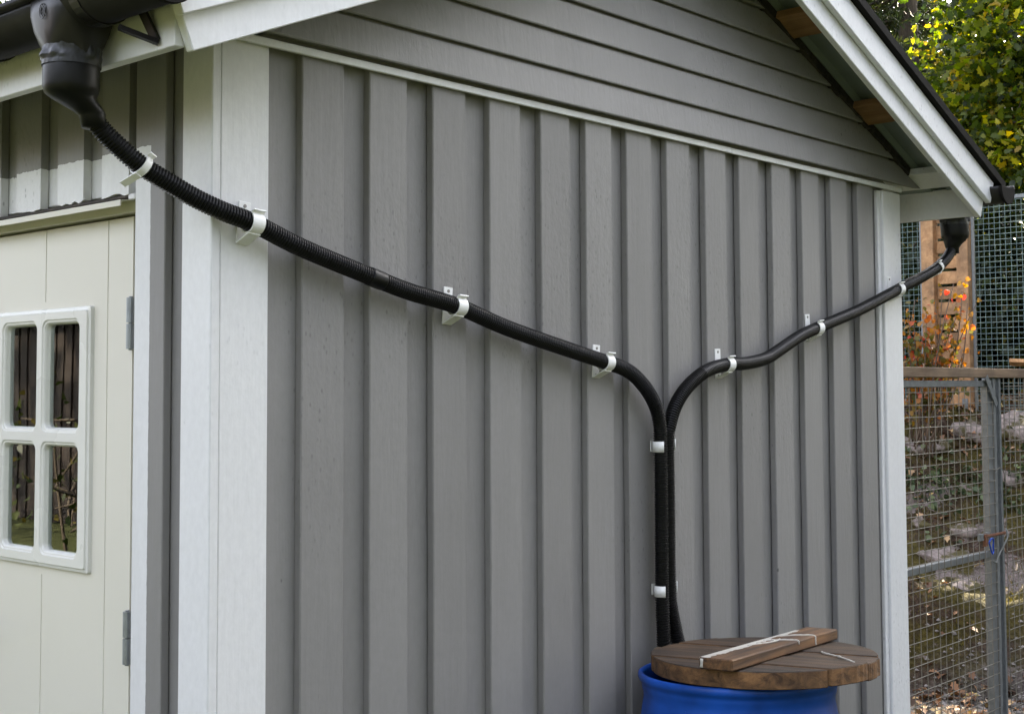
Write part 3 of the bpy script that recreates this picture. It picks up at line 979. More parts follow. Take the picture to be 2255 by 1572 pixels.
def hose(name, pts, label, smooth_until=0.0):
    h = empty(name, pts[0])
    tag(h, label, 'hose', 'corrugated hoses on the gable wall')
    PITCH = 0.0066
    P = catmull(pts, PITCH / 4)
    rad = []
    for i in range(len(P)):
        s = i * PITCH / 4
        ph = i % 4
        amp = 0.0030 if s > smooth_until else 0.0007
        r = 0.0195 - amp * (0, 0, 1, 1)[ph]
        rad.append(r)
    v, f = tube_geo(P, rad, 18, True)
    v = [p - Vector(pts[0]) for p in v]
    mesh_obj('corrugated_pipe', v, f, M_HOSE, h, smooth=False)
    for p in h.children[-1].data.polygons:
        p.use_smooth = False
    return h, P
hl, PL = hose('drain_hose', HL, 'long black corrugated hose falling from the left gutter to the barrel')
hr, PR = hose('drain_hose', HR, 'smoother black hose dipping from the right eave to the barrel', smooth_until=1.72)
for p_ in hl.children[0].data.polygons:
    pass
for hh in (hl, hr):
    me = hh.children[0].data
    me.polygons.foreach_set('use_smooth', np.zeros(len(me.polygons), dtype=bool))
# taped joint half way along the left hose
jp = [p for p in PL if 0.385 < p.x < 0.425]
v, f = tube_geo(jp, 0.0206, 14, True)
mesh_obj('joint_sleeve', [p - hl.location for p in v], f, M_HOSE, hl, smooth=True)

# funnels (rubber reducers) between gutter spigot and hose
def funnel(name, top, bot, r0, r1, ztop_, label, crumple):
    o = empty(name, (top[0], top[1], ztop_))
    tag(o, label, 'funnel', 'rubber funnels under the gutters')
    T = Vector(top)
    B = Vector(bot)
    secs = []
    zc = ztop_
    secs.append((Vector((T.x, T.y, zc)), r0 + 0.001))
    secs.append((Vector((T.x, T.y, T.z + 0.052)), r0 + 0.0025))
    secs.append((Vector((T.x, T.y, T.z + 0.012)), r0 + 0.003))
    secs.append((Vector((T.x, T.y, T.z)), r0))
    for k in range(1, 8):
        u = k / 7
        e = u * u * (3 - 2 * u)
        secs.append((Vector((T.x + (B.x - T.x) * e, T.y + (B.y - T.y) * e, T.z + (B.z - T.z) * u)), r0 + (r1 - r0) * (u ** 0.8)))
    secs.append((B + Vector(((B.x - T.x) * 0.12, (B.y - T.y) * 0.12, -0.02)), r1))
    ns = 40
    V, F = [], []
    for i, (c, r) in enumerate(secs):
        for k in range(ns):
            th = 2 * PI * k / ns
            j = 1 + crumple * noise.noise(Vector((math.cos(th) * 2.2, math.sin(th) * 2.2, i * 1.3)))
            V.append(c + Vector((r * j * math.cos(th), r * j * math.sin(th), 0)) - o.location)
    for i in range(len(secs) - 1):
        for k in range(ns):
            F.append((i * ns + k, i * ns + (k + 1) % ns, (i + 1) * ns + (k + 1) % ns, (i + 1) * ns + k))
    F.append(tuple(range(ns - 1, -1, -1)))
    F.append(tuple((len(secs) - 1) * ns + k for k in range(ns)))
    ob = mesh_obj('cone', V, F, M_HOSE, o, smooth=True)
    # wrapped tape, wrinkled
    V, F = [], []
    nz = 14
    for i in range(nz + 1):
        z = T.z + 0.048 + (ztop_ + 0.022 - T.z - 0.048) * i / nz
        for k in range(ns * 2):
            th = PI * k / ns
            wr = max(0.0, noise.noise(Vector((math.cos(th) * 3 + z * 30, math.sin(th) * 3, z * 38 + 9)))) * (0.010 if i > 3 else 0.0015)
            edge = 0.007 * noise.noise(Vector((th * 1.3, 4.2, 1.0))) if i == nz else 0
            r = r0 + 0.0045 + wr
            V.append(Vector((T.x + r * math.cos(th), T.y + r * math.sin(th), z + edge)) - o.location)
    n2 = ns * 2
    for i in range(nz):
        for k in range(n2):
            F.append((i * n2 + k, i * n2 + (k + 1) % n2, (i + 1) * n2 + (k + 1) % n2, (i + 1) * n2 + k))
    mesh_obj('tape', V, F, M_TAPE, o, smooth=True)
    return o
gxl = XC - (XE + 0.087)
gxr = XC + (XE + 0.087)
funnel('pipe_funnel', (gxl, 0.037, 2.292), (-0.245, 0.027, 2.252), 0.048, 0.0235, 2.365, 'taped black rubber funnel under the left gutter outlet', 0.02)
funnel('pipe_funnel', (gxr, -0.082, 2.300), (3.262, -0.076, 2.262), 0.048, 0.0235, 2.372, 'crumpled black taped funnel hanging under the right eave', 0.10)

# ------------------------------------------------------------------ hose clips
def clip_parts():
    wdt = 0.029
    def ribbon(path, th):
        """extrude an open profile in the (y,z) plane along x with thickness"""
        P = [Vector((0, y, z)) for y, z in path]
        nrm = []
        for i in range(len(P)):
            a = P[max(0, i - 1)]
            b_ = P[min(len(P) - 1, i + 1)]
            t = (b_ - a).normalized()
            nrm.append(Vector((0, -t.z, t.y)))
        poly = [p + n * (th / 2) for p, n in zip(P, nrm)] + [p - n * (th / 2) for p, n in reversed(list(zip(P, nrm)))]
        n_ = len(poly)
        V, F = [], []
        k = len(P)
        for sx in (-wdt / 2, wdt / 2):
            V += [p + Vector((sx, 0, 0)) for p in poly]
        for i in range(n_):
            F.append((i, (i + 1) % n_, n_ + (i + 1) % n_, n_ + i))
        for i in range(k - 1):
            F.append((i, i + 1, n_ - 2 - i, n_ - 1 - i))
            F.append((n_ + i, n_ + n_ - 1 - i, n_ + n_ - 2 - i, n_ + i + 1))
        return V, F
    def mk(name, V, F, mat, bevel=0.0):
        o = mesh_obj(name, V, F, mat, None, bevel=bevel)
        COL.objects.unlink(o)
        me = o.data
        bpy.data.objects.remove(o)
        return me
    # local frame: wall plane y = 0, outward = -y, hose axis x through (y=-0.035, z=0)
    R_ = 0.0212
    base_p = mk('base_plate', *merge([(boxv(-wdt / 2, wdt / 2, -0.0035, -0.0002, -0.041, 0.046), BOXF)]), M_CLIP, 0.0008)
    arc = [(-0.035 + R_ * math.cos(math.radians(a)), R_ * math.sin(math.radians(a))) for a in range(-20, -246, -12)]
    end = arc[-1]
    lip = [(end[0] - 0.001, end[1] + 0.004), (end[0] - 0.009, end[1] + 0.007)]
    V1, F1 = ribbon(arc + lip, 0.0026)
    V2, F2 = ribbon([(-0.043, -0.0222), (-0.034, -0.025), (-0.003, -0.0395)], 0.003)
    V3, F3 = ribbon([(-0.003, 0.0185), (-0.016, -0.010)], 0.0026)
    strap = mk('strap', *merge([(V1, F1), (V2, F2)]), M_CLIP)
    sv_, sf_ = [], []
    for z in (0.037, -0.033):
        a, b_ = tube_geo([(0, -0.0034, z), (0, -0.0048, z)], 0.0038, 10)
        sv_.append((a, b_))
    screws = [mk('screw', *sv_[0], M_SCREW), mk('screw', *sv_[1], M_SCREW)]
    return base_p, strap, screws
CLIP_BASE, CLIP_STRAP, CLIP_SCREWS = clip_parts()
def clip(pos, ang, label, wall_y=None, screws=True):
    """pos = hose centre, ang = rotation of hose axis in the wall plane (about y)"""
    c = empty('hose_clip', (pos[0], pos[1] + 0.035, pos[2]))
    c.rotation_euler = (0, ang, 0)
    tag(c, label, 'clip', 'white hose clips')
    for nm, me in (('base_plate', CLIP_BASE), ('strap', CLIP_STRAP)):
        link(bpy.data.objects.new(nm, me), c)
    if screws:
        for me in CLIP_SCREWS:
            link(bpy.data.objects.new('screw', me), c)
    return c
def slope_at(P, x, vertical=False):
    i = min(range(len(P)), key=lambda k: abs(P[k].x - x))
    t = (P[min(len(P) - 1, i + 5)] - P[max(0, i - 5)]).normalized()
    return math.atan2(-t.z * math.copysign(1, t.x), abs(t.x)), P[i]
def clip_on(P, x, label, k=0.3, screws=True):
    a, p = slope_at(P, x)
    c = clip(p, a * k, label, screws=screws)
    if not screws:
        for ch in list(c.children):
            if ch.name.startswith('base_plate'):
                bpy.data.objects.remove(ch)
            else:
                ch.scale = (0.5, 1, 1)
    return c
clip_on(PL, -0.152, 'white clip around the free hose just below the left funnel', 1.0, False)
clip_on(PL, 0.076, 'white hose clip screwed to the wide white corner board')
clip_on(PL, 0.657, 'white hose clip on the grey wall, halfway down the left hose')
clip_on(PL, 1.210, 'white hose clip where the left hose starts bending down')
clip_on(PR, 1.785, 'white hose clip at the top of the right hose bend')
clip_on(PR, 2.312, 'white hose clip on the grey wall between bend and right corner')
clip_on(PR, 2.892, 'white hose clip screwed to the narrow right corner board')
clip_on(PR, 3.155, 'white clip around the free hose right of the corner', 1.0, False)
def vclip(x, z, side, label):
    """clip on a vertical hose: short back plate, strap gripping one half of the hose"""
    c = empty('hose_clip', (x, 0.0, z))
    tag(c, label, 'clip', 'white hose clips')
    R_, y0 = 0.0212, -0.038
    # from the wall round the outer side to the front
    path = [(R_ * math.cos(a) * side, y0 - R_ * math.sin(a)) for a in np.linspace(-0.75, 1.05, 12)]
    if side > 0:
        path = [(0.0225, -0.004), (0.0235, -0.018), (0.0245, -0.036), (0.0235, -0.043)]
    V, F = [], []
    for h in (-0.0145, 0.0145):
        for (px_, py_) in path:
            V.append((px_, py_, h))
    k = len(path)
    for q in range(k - 1):
        F.append((q, q + 1, k + q + 1, k + q))
    o = mesh_obj('strap', V, F, M_CLIP, c, smooth=True)
    sol = o.modifiers.new('thickness', 'SOLIDIFY')
    sol.thickness = 0.0024
    sol.offset = 0
    mesh_obj('base_plate', boxv(0.003, 0.0195, -0.0035, -0.0003, -0.0145, 0.0145), BOXF, M_CLIP, c)
vclip(1.4437, 1.588, -1, 'upper white clip on the left one of the two vertical hoses')
vclip(1.4437, 1.200, -1, 'lower white clip on the left one of the two vertical hoses')
vclip(1.4838, 1.592, 1, 'upper white clip on the right one of the two vertical hoses')
vclip(1.4838, 1.205, 1, 'lower white clip on the right one of the two vertical hoses')

# ------------------------------------------------------------------ barrel and lid (leaning slightly towards the wall)
TILT = math.radians(2.3)
tilt_rot = Matrix.Rotation(-TILT, 4, RGT)     # back edge lower
BAR = Vector((1.378, -0.324, G0 - 0.004))
barrel = empty('rain_barrel', BAR)
barrel.rotation_euler = tilt_rot.to_euler()
tag(barrel, 'blue plastic rain barrel under a round wooden lid', 'barrel')
bt = 1.028 - BAR.z                               # rim height
prof = [(0.0, 0.006), (0.20, 0.006), (0.232, 0.0), (0.246, 0.01), (0.250, 0.04), (0.258, 0.15), (0.2615, 0.30), (0.263, 0.42), (0.2615, 0.55), (0.258, 0.68), (0.252, bt - 0.145), (0.247, bt - 0.105), (0.243, bt - 0.078), (0.2405, bt - 0.064), (0.2405, bt - 0.050), (0.2435, bt - 0.042), (0.2450, bt - 0.0319), (0.2455, bt - 0.024), (0.2515, bt - 0.020), (0.2540, bt - 0.012), (0.2530, bt - 0.003), (0.2480, bt), (0.2420, bt - 0.002), (0.2395, bt - 0.01), (0.237, bt - 0.06), (0.245, bt - 0.15), (0.252, 0.4), (0.24, 0.05), (0.0, 0.03)]
ns = 72
V, F = [], []
for (r, z) in prof:
    for k in range(ns):
        th = 2 * PI * k / ns
        V.append((r * math.cos(th), r * math.sin(th), z))
for i in range(len(prof) - 1):
    for k in range(ns):
        F.append((i * ns + k, i * ns + (k + 1) % ns, (i + 1) * ns + (k + 1) % ns, (i + 1) * ns + k))
mesh_obj('body', V, F, M_BLUE, barrel, smooth=True)
# mould seam
phi = math.atan2(CAM.y - BAR.y, CAM.x - BAR.x) - 0.55
seam = [(r * math.cos(phi) * 1.0005, r * math.sin(phi) * 1.0005, z) for r, z in prof[3:14]]
tube('mould_seam', seam, 0.0012, M_BLUE, barrel, seg=6)

lid = empty('barrel_lid', (1.450, -0.350, 1.0305))
lid.rotation_euler = (Matrix.Rotation(math.radians(-0.8), 4, FWD) @ tilt_rot).to_euler()
tag(lid, 'round lid of weathered brown planks lying on the blue barrel', 'lid')
PD = Vector((0.16, -0.987, 0)).normalized()      # plank direction
PW = Vector((PD.y * -1, PD.x, 0))                # across
LR, LT = 0.284, 0.042
edges_ = [-0.30, -0.165, -0.036, 0.066, 0.182, 0.30]
for i in range(5):
    a, b_ = edges_[i] + 0.0013, edges_[i + 1] - 0.0013
    dz = (0.0, 0.0025, -0.0015, 0.001, -0.001)[i]
    R_i = LR + (0.0, 0.003, 0.001, -0.003, 0.001)[i]
    a, b_ = max(a, -R_i * 0.985), min(b_, R_i * 0.985)
    pts = []
    for k in range(17):
        u = a + (b_ - a) * k / 16
        pts.append((u, math.sqrt(max(0, R_i ** 2 - u * u))))
    pts2 = [(u, -v_ - random.uniform(-0.002, 0.002)) for u, v_ in reversed(pts)]
    poly = pts + pts2
    V = [Vector((u, v_, dz)) for u, v_ in poly] + [Vector((u, v_, LT + dz)) for u, v_ in poly]
    n = len(poly)
    F = [tuple(range(n - 1, -1, -1)), tuple(range(n, 2 * n))] + [(j, (j + 1) % n, n + (j + 1) % n, n + j) for j in range(n)]
    o = mesh_obj('plank', V, F, [M_LID, M_LIDEDGE], lid, bevel=0.002)
    for p in o.data.polygons:
        if abs(p.normal.z) < 0.5:
            p.material_index = 1
    o.rotation_euler = (0, 0, math.atan2(PW.y, PW.x))
# cleat screwed across the planks
cl = mesh_obj('cleat', boxv(-0.290, 0.310, -0.0450, 0.0450, 0, 0.027), BOXF, M_CLEAT, lid, bevel=0.003)
CD = Vector((0.996, 0.085, 0)).normalized()
cl.location = (-0.015, -0.030, LT + 0.003)
cl.rotation_euler = (0, 0, math.atan2(CD.y, CD.x))
# dried paint: a ragged stripe along the far top edge of the cleat and drips
CT = 0.0275
V, F = [], []
for i in range(61):
    x = -0.288 + 0.52 * i / 60
    wd = 0.026 + 0.013 * noise.noise(Vector((x * 16, 0.3, 0))) + 0.010 * noise.noise(Vector((x * 70, 1, 0))) - 0.012 * i / 60
    V += [(x, 0.0428, CT), (x, 0.0428 - max(0.004, wd), CT), (x, 0.0455, CT - 0.004 - 0.01 * abs(noise.noise(Vector((x * 20, 5, 0)))))]
for i in range(60):
    F += [(3 * i, 3 * i + 1, 3 * i + 4, 3 * i + 3), (3 * i + 2, 3 * i, 3 * i + 3, 3 * i + 5)]
mesh_obj('paint_stripe', V, F, M_PAINTDRIP, cl)
def drip(pts, r=0.0022, parent=cl):
    P = catmull([Vector(p) for p in pts], 0.004)
    v, f = tube_geo(P, [r * (0.5 + 0.9 * abs(noise.noise(p * 90))) + 0.0006 for p in P], 6)
    mesh_obj('paint_drip', v, f, M_PAINTDRIP, parent, smooth=True)
drip([(0.02, 0.030, CT), (0.05, 0.0, CT), (0.065, -0.041, CT), (0.067, -0.0455, CT - 0.006), (0.067, -0.0457, CT - 0.012)])
drip([(0.11, 0.030, CT), (0.15, -0.005, CT), (0.165, -0.042, CT), (0.166, -0.0455, CT - 0.01), (0.166, -0.0457, 0.003)])
drip([(-0.07, 0.028, CT), (-0.01, 0.006, CT), (0.03, 0.0, CT), (0.065, 0.006, CT)], 0.0026)
drip([(-0.2905, 0.036, CT - 0.003), (-0.2915, 0.036, 0.015), (-0.2915, 0.037, 0.004)], 0.006)
drip([(0.090, -0.115, LT + 0.002), (0.072, -0.130, LT + 0.0025), (0.040, -0.19, LT + 0.0025), (-0.015, -0.262, LT + 0.0025)], 0.0026, lid)

# ------------------------------------------------------------------ wire gate and fence beside the shed (plane y = 0.3)
def wire_grid_x(x0, x1, z0, z1, px, pz, y, r, jit=0.0):
    parts = []
    n = int((x1 - x0) / px) + 1
    for i in range(n):
        x = x0 + i * px
        parts.append(tube_geo([(x, y, z0), (x + jit * random.uniform(-1, 1), y, (z0 + z1) / 2), (x, y, z1)], r, 5, False))
    k = int((z1 - z0) / pz) + 1
    for i in range(k):
        z = z0 + i * pz
        parts.append(tube_geo([(x0, y - 2 * r, z), ((x0 + x1) / 2, y - 2 * r, z + jit * random.uniform(-1, 1)), (x1, y - 2 * r, z)], r, 5, False))
    return merge(parts)
GY = 0.30
gate = empty('wire_gate', (3.2, GY, G0))
tag(gate, 'galvanised wire mesh gate beside the right shed corner', 'gate')
def rebase(o):
    """mesh written in world coordinates under an Empty: keep it where it stands"""
    o.location = Vector(o.location) - parent_world(o.parent)
    return o
gz0, gz1 = G0 + 0.06, 1.772
box('frame_rail', 3.16, 4.448, GY, GY + 0.03, 1.744, gz1, M_GALV, gate)
box('frame_rail', 3.16, 4.448, GY, GY + 0.03, 0.975, 1.003, M_GALV, gate)
box('frame_rail', 3.16, 4.448, GY, GY + 0.03, gz0, gz0 + 0.03, M_GALV, gate)
box('frame_stile', 4.449, 4.506, GY, GY + 0.03, gz0, gz1, M_GALV, gate)
box('frame_stile', 3.12, 3.159, GY, GY + 0.03, gz0, gz1, M_GALV, gate)
V, F = wire_grid_x(3.165, 4.50, gz0 + 0.02, 1.742, 0.0605, 0.0508, GY - 0.006, 0.0019, 0.006)
wm = rebase(mesh_obj('wire_mesh', V, F, M_WIRE, gate, smooth=True))
tag(wm, kind='stuff')
V, F = merge([bar_geo((4.42, GY - 0.012, 1.79), (4.53, GY - 0.012, 1.66), 0.03, 0.004, Vector((0, 1, 0)))])
rebase(mesh_obj('corner_brace', V, F, M_GALV, gate))
# rusty latch with slide bolt
V, F = merge([(boxv(4.285, 4.33, GY - 0.022, GY - 0.010, 1.062, 1.092), BOXF), (boxv(4.36, 4.395, GY - 0.022, GY - 0.010, 1.06, 1.094), BOXF)])
rebase(mesh_obj('latch_plate', V, F, M_GALV, gate, bevel=0.001))
V, F = merge([tube_geo([(4.325, GY - 0.022, 1.078), (4.56, GY - 0.022, 1.078)], 0.007, 8), (boxv(4.333, 4.357, GY - 0.028, GY - 0.014, 1.035, 1.088), BOXF)])
rebase(mesh_obj('slide_bolt', V, F, M_RUST, gate))

post_l = ('double galvanised post at the latch side of the wire gate', 'white rail')
for k, (xa, xb, lab) in enumerate(((4.514, 4.566, 'galvanised fence post the gate latches against'), (4.580, 4.624, 'second galvanised post right beside the latch post'))):
    p = empty('fence_post', ((xa + xb) / 2, GY + 0.03, G0 - 0.3))
    tag(p, lab, 'post', 'galvanised posts by the gate')
    box('post_tube', xa, xb, GY + 0.005, GY + 0.05, G0 - 0.3, 1.783, M_GALV, p, 0.004)
    box('post_flange', xa - 0.001, xa + 0.006, GY - 0.004, GY + 0.004, G0 - 0.3, 1.78, M_GALV, p, 0.001)
panel = empty('wire_fence', (4.63, GY, G0))
tag(panel, 'galvanised wire mesh fence panel right of the gate posts', 'fence panel')
V, F = wire_grid_x(4.632, 6.3, G0, 1.783, 0.0605, 0.0508, GY - 0.004, 0.0019, 0.007)
tag(rebase(mesh_obj('wire_mesh', V, F, M_WIRE, panel, smooth=True)), kind='stuff')
box('frame_rail', 4.63, 6.3, GY, GY + 0.03, G0 + 0.03, G0 + 0.06, M_GALV, panel)
rail = box('top_rail', 3.0, 6.3, GY - 0.012, GY + 0.040, 1.785, 1.828, M_RAIL, None, 0.003)
tag(rail, 'horizontal weathered wooden rail above the wire gate', 'rail')
# blue carabiner and cord on the latch
car = empty('carabiner', (4.345, GY - 0.03, 1.06))
tag(car, 'blue carabiner hanging from the rusty gate latch', 'carabiner')
ring_ = [(0.0, 0, -0.005), (0.028, -0.004, 0.016), (0.058, -0.006, 0.018), (0.066, -0.006, 0.002), (0.064, -0.004, -0.04), (0.066, -0.004, -0.075), (0.052, -0.004, -0.092), (0.034, -0.004, -0.078), (0.016, -0.003, -0.04), (0.0, 0, -0.005)]
P = catmull(ring_, 0.006)
v, f = tube_geo(P, 0.0060, 8)
mesh_obj('ring', v, f, M_CARAB, car, smooth=True)
car.scale = (0.62, 0.62, 0.62)
car.location = (4.362, GY - 0.03, 1.055)
v, f = tube_geo([(0.064, -0.004, -0.010), (0.064, -0.004, -0.062)], 0.0042, 8)
mesh_obj('snap_arm', v, f, M_GALV, car, smooth=True)
cord = tube('cord', catmull([(4.40, GY - 0.028, 0.966), (4.44, GY - 0.03, 0.955), (4.47, GY - 0.024, 0.975), (4.55, GY - 0.02, 1.02), (4.60, GY - 0.02, 1.06), (4.63, GY, 1.09)], 0.02), 0.0042, M_ROPE, seg=8)
tag(cord, 'grey cord tied between carabiner and gate post', 'cord')
wire = tube('bent_wire', catmull([(4.49, GY - 0.012, 1.36), (4.535, GY - 0.02, 1.375), (4.575, GY - 0.02, 1.35), (4.60, GY - 0.012, 1.30)], 0.02), 0.0022, M_WIRE, seg=6)
tag(wire, 'short bent wire tie round the gate posts above the latch', 'wire tie')

# ------------------------------------------------------------------ enclosure on top of the bank (plane x = 7.55)
EX = 7.55
def wire_grid_y(y0, y1, z0, z1, p, x, r):
    parts = []
    y = y0
    while y <= y1:
        parts.append(tube_geo([(x, y, z0), (x + 0.004 * random.uniform(-1, 1), y, (z0 + z1) / 2), (x, y, z1)], r, 5, False))
        y += p
    z = z0
    while z <= z1:
        parts.append(tube_geo([(x - 2 * r, y0, z), (x - 2 * r + 0.004 * random.uniform(-1, 1), (y0 + y1) / 2, z), (x - 2 * r, y1, z)], r, 5, False))
        z += p
    return merge(parts)
def enclosure(y0, y1, ztop_, label):
    zb_ = min(ground_z(EX, y0), ground_z(EX, y1)) - 0.05
    e = empty('enclosure_panel', (EX, y0, zb_))
    tag(e, label, 'wire panel')
    V, F = wire_grid_y(y0, y1, zb_, ztop_, 0.038, EX, 0.0019)
    tag(rebase(mesh_obj('wire_mesh', V, F, M_WIREB, e, smooth=True)), kind='stuff')
    V, F = bar_geo((EX, y0, ztop_ + 0.01), (EX, y1, ztop_ + 0.01), 0.03, 0.025)
    rebase(mesh_obj('top_bar', V, F, M_GALV, e))
    V, F = bar_geo((EX, y0 + 0.01, zb_ - 0.3), (EX, y0 + 0.01, ztop_), 0.02, 0.02, Vector((0, 1, 0)))
    rebase(mesh_obj('side_bar', V, F, M_GALV, e))
    V, F = bar_geo((EX, y1 - 0.008, zb_ - 0.3), (EX, y1 - 0.008, ztop_), 0.016, 0.02, Vector((0, 1, 0)))
    rebase(mesh_obj('side_bar', V, F, M_GALV, e))
enclosure(0.10, 1.668, 3.03, 'blue-green wire mesh panel right of the wooden slat panel')
enclosure(2.030, 3.6, 3.03, 'blue-green wire mesh panel between shed corner and wooden slat panel')
tre = empty('slat_panel', (EX, 1.85, 1.55))
tag(tre, 'tall brown wooden slat panel standing between two wire panels', 'slat panel')
zt_ = 3.25
for (ya, yb) in ((1.678, 1.762), (1.930, 2.022)):
    zg = ground_z(EX, ya) - 0.15
    box('post', EX - 0.05, EX + 0.035, ya, yb, zg, zt_, M_FWOOD, tre, 0.003)
z = 1.60
while z < zt_ - 0.1:
    box('slat', EX + 0.005, EX + 0.026, 1.7625, 1.9295, z, z + 0.088, M_FWOOD, tre, 0.002)
    z += 0.1085
box('foot_bracket', EX - 0.056, EX - 0.0505, 1.70, 1.74, 1.50, 1.66, M_GALV, tre, 0.001)
board = box('loose_board', -0.19, 0.19, -0.05, 0.05, -0.012, 0.012, M_FWOOD, None, 0.002)
board.location = (6.95, 0.98, 1.885)
board.rotation_euler = (0.25, -0.06, 1.9)
tag(board, 'pale loose board lying behind the wooden rail at the right edge', 'board')

# ------------------------------------------------------------------ rocks on the bank
def rock(u_, v_, Z, size, label):
    d = (RIGHT_V * ((u_ - c_x) / f_px) + DOWN_V * ((v_ - c_y) / f_px) + FWD_V).normalized()
    # march along the ray until it meets the ground
    t = 6.0
    while t < 13:
        p = CAM + d * t
        if p.z < ground_z(p.x, p.y):
            break
        t += 0.02
    bm = bmesh.new()
    bmesh.ops.create_icosphere(bm, subdivisions=3, radius=1.0)
    sd_ = random.uniform(0, 50)
    for vv in bm.verts:
        c = vv.co
        n = noise.noise(c * 1.1 + Vector((sd_, 0, 0))) * 0.35 + noise.noise(c * 2.7 + Vector((0, sd_, 0))) * 0.16 + noise.noise(c * 7 + Vector((0, 0, sd_))) * 0.05
        c = c * (1 + n)
        # facet towards slabs
        c.z = max(-0.6, min(0.34 + 0.22 * noise.noise(Vector((c.x * 1.6, c.y * 1.6, sd_))) + 0.10 * noise.noise(Vector((c.x * 5, c.y * 5, sd_))), c.z))
        vv.co = Vector((c.x * size[0], c.y * size[1], c.z * size[2]))
    me = bpy.data.meshes.new('rock')
    bm.to_mesh(me)
    bm.free()
    me.materials.append(M_STONE)
    for p_ in me.polygons:
        p_.use_smooth = True
    o = bpy.data.objects.new('rock', me)
    o.location = p - Vector((0, 0, size[2] * 0.05))
    ang = math.atan2(RGT.y, RGT.x)
    o.rotation_euler = (Matrix.Rotation(ang, 4, 'Z') @ Matrix.Rotation(0.35, 4, 'X')).to_euler()
    link(o)
    tag(o, label, 'rock', 'pale rocks on the mossy bank')
RIGHT_V, DOWN_V, FWD_V = Vector(W2C[0]), Vector(W2C[1]), Vector(W2C[2])
rock(2165, 945, 9, (0.20, 0.16, 0.11), 'largest flat pinkish rock just under the rail behind the gate stile')
rock(2245, 935, 9, (0.15, 0.16, 0.13), 'pale rock right of the gate posts high on the bank')
rock(2150, 1075, 9, (0.12, 0.10, 0.06), 'pale slab in the moss left of the gate stile above the latch')
rock(2235, 1050, 9, (0.10, 0.09, 0.06), 'small pale rock behind the right fence panel')
rock(2075, 1220, 8, (0.14, 0.10, 0.06), 'grey slab just above the gate middle rail')
rock(2120, 1165, 8, (0.09, 0.07, 0.05), 'small grey rock left of the rusty latch')
rock(2035, 1150, 8, (0.07, 0.06, 0.04), 'small pale rock nearest the shed corner')
rock(2130, 1290, 8, (0.10, 0.07, 0.06), 'mossy stone below the gate middle rail')
rock(2035, 975, 9, (0.16, 0.12, 0.05), 'dark flat slab high on the bank beside the shed corner')

# ------------------------------------------------------------------ foliage
OAKSHAPE = [(x_ * 0.78, y_) for x_, y_ in [(0.0, 0.0), (0.10, 0.10), (0.28, 0.16), (0.20, 0.32), (0.42, 0.46), (0.26, 0.60), (0.36, 0.82), (0.12, 0.86), (0.0, 1.0), (-0.14, 0.84), (-0.34, 0.78), (-0.24, 0.58), (-0.42, 0.44), (-0.18, 0.30), (-0.28, 0.15), (-0.08, 0.08)]]
OVAL = [(0.0, 0.0), (0.26, 0.25), (0.30, 0.55), (0.0, 1.0), (-0.30, 0.55), (-0.26, 0.25)]
ROUND = [(0.0, 0.0), (0.35, 0.12), (0.45, 0.5), (0.22, 0.85), (0.0, 0.95), (-0.24, 0.85), (-0.45, 0.5), (-0.33, 0.1)]
NEEDLE = [(-0.07, 0.0), (0.07, 0.0), (0.05, 0.7), (0.0, 1.0), (-0.05, 0.7)]
def leaf_mesh(name, pos, size, shape, mat, parent=None, tint=None, droop=0.5, bend=0.4, axes=None, flat=0.0):
    n = len(pos)
    pos = np.asarray(pos, dtype=np.float64)
    sh = np.array(shape)
    k = len(sh)
    if axes is None:
        ax = rng.normal(size=(n, 3))
        ax[:, 2] -= droop
        if flat:
            ax[:, 2] *= (1 - flat)
    else:
        ax = axes.copy()
    ax /= np.linalg.norm(ax, axis=1)[:, None]
    rr = rng.normal(size=(n, 3))
    if flat:
        up = np.array([0, 0, 1.0]) + rng.normal(size=(n, 3)) * (1 - flat)
        sx = np.cross(ax, up)
    else:
        sx = np.cross(ax, rr)
    sx /= np.linalg.norm(sx, axis=1)[:, None] + 1e-9
    nz_ = np.cross(sx, ax)
    sz = np.asarray(size)
    if sz.ndim == 0:
        sz = np.full(n, float(sz))
    x = sh[:, 0][None, :] * sz[:, None]
    y = sh[:, 1][None, :] * sz[:, None]
    fold = (np.abs(sh[:, 0])[None, :] * 0.5 - bend * (sh[:, 1] ** 2)[None, :]) * sz[:, None]
    V = pos[:, None, :] + sx[:, None, :] * x[..., None] + ax[:, None, :] * y[..., None] + nz_[:, None, :] * fold[..., None]
    V = V.reshape(-1, 3)
    if parent is not None:
        pw = parent_world(parent)
        V = V - np.array(pw)
    me = bpy.data.meshes.new(name)
    me.vertices.add(n * k)
    me.vertices.foreach_set('co', V.astype(np.float32).ravel())
    me.loops.add(n * k)
    me.loops.foreach_set('vertex_index', np.arange(n * k, dtype=np.int32))
    me.polygons.add(n)
    me.polygons.foreach_set('loop_start', np.arange(0, n * k, k, dtype=np.int32))
    me.polygons.foreach_set('loop_total', np.full(n, k, dtype=np.int32))
    me.update(calc_edges=True)
    at = me.attributes.new('tint', 'FLOAT', 'FACE')
    tv_ = rng.random(n) if tint is None else np.clip(tint, 0, 1)
    at.data.foreach_set('value', tv_.astype(np.float32))
    me.materials.append(mat)
    o = bpy.data.objects.new(name, me)
    return link(o, parent)

def pix(u_, v_, Z):
    return CAM + (RIGHT_V * ((u_ - c_x) / f_px) + DOWN_V * ((v_ - c_y) / f_px) + FWD_V) * Z

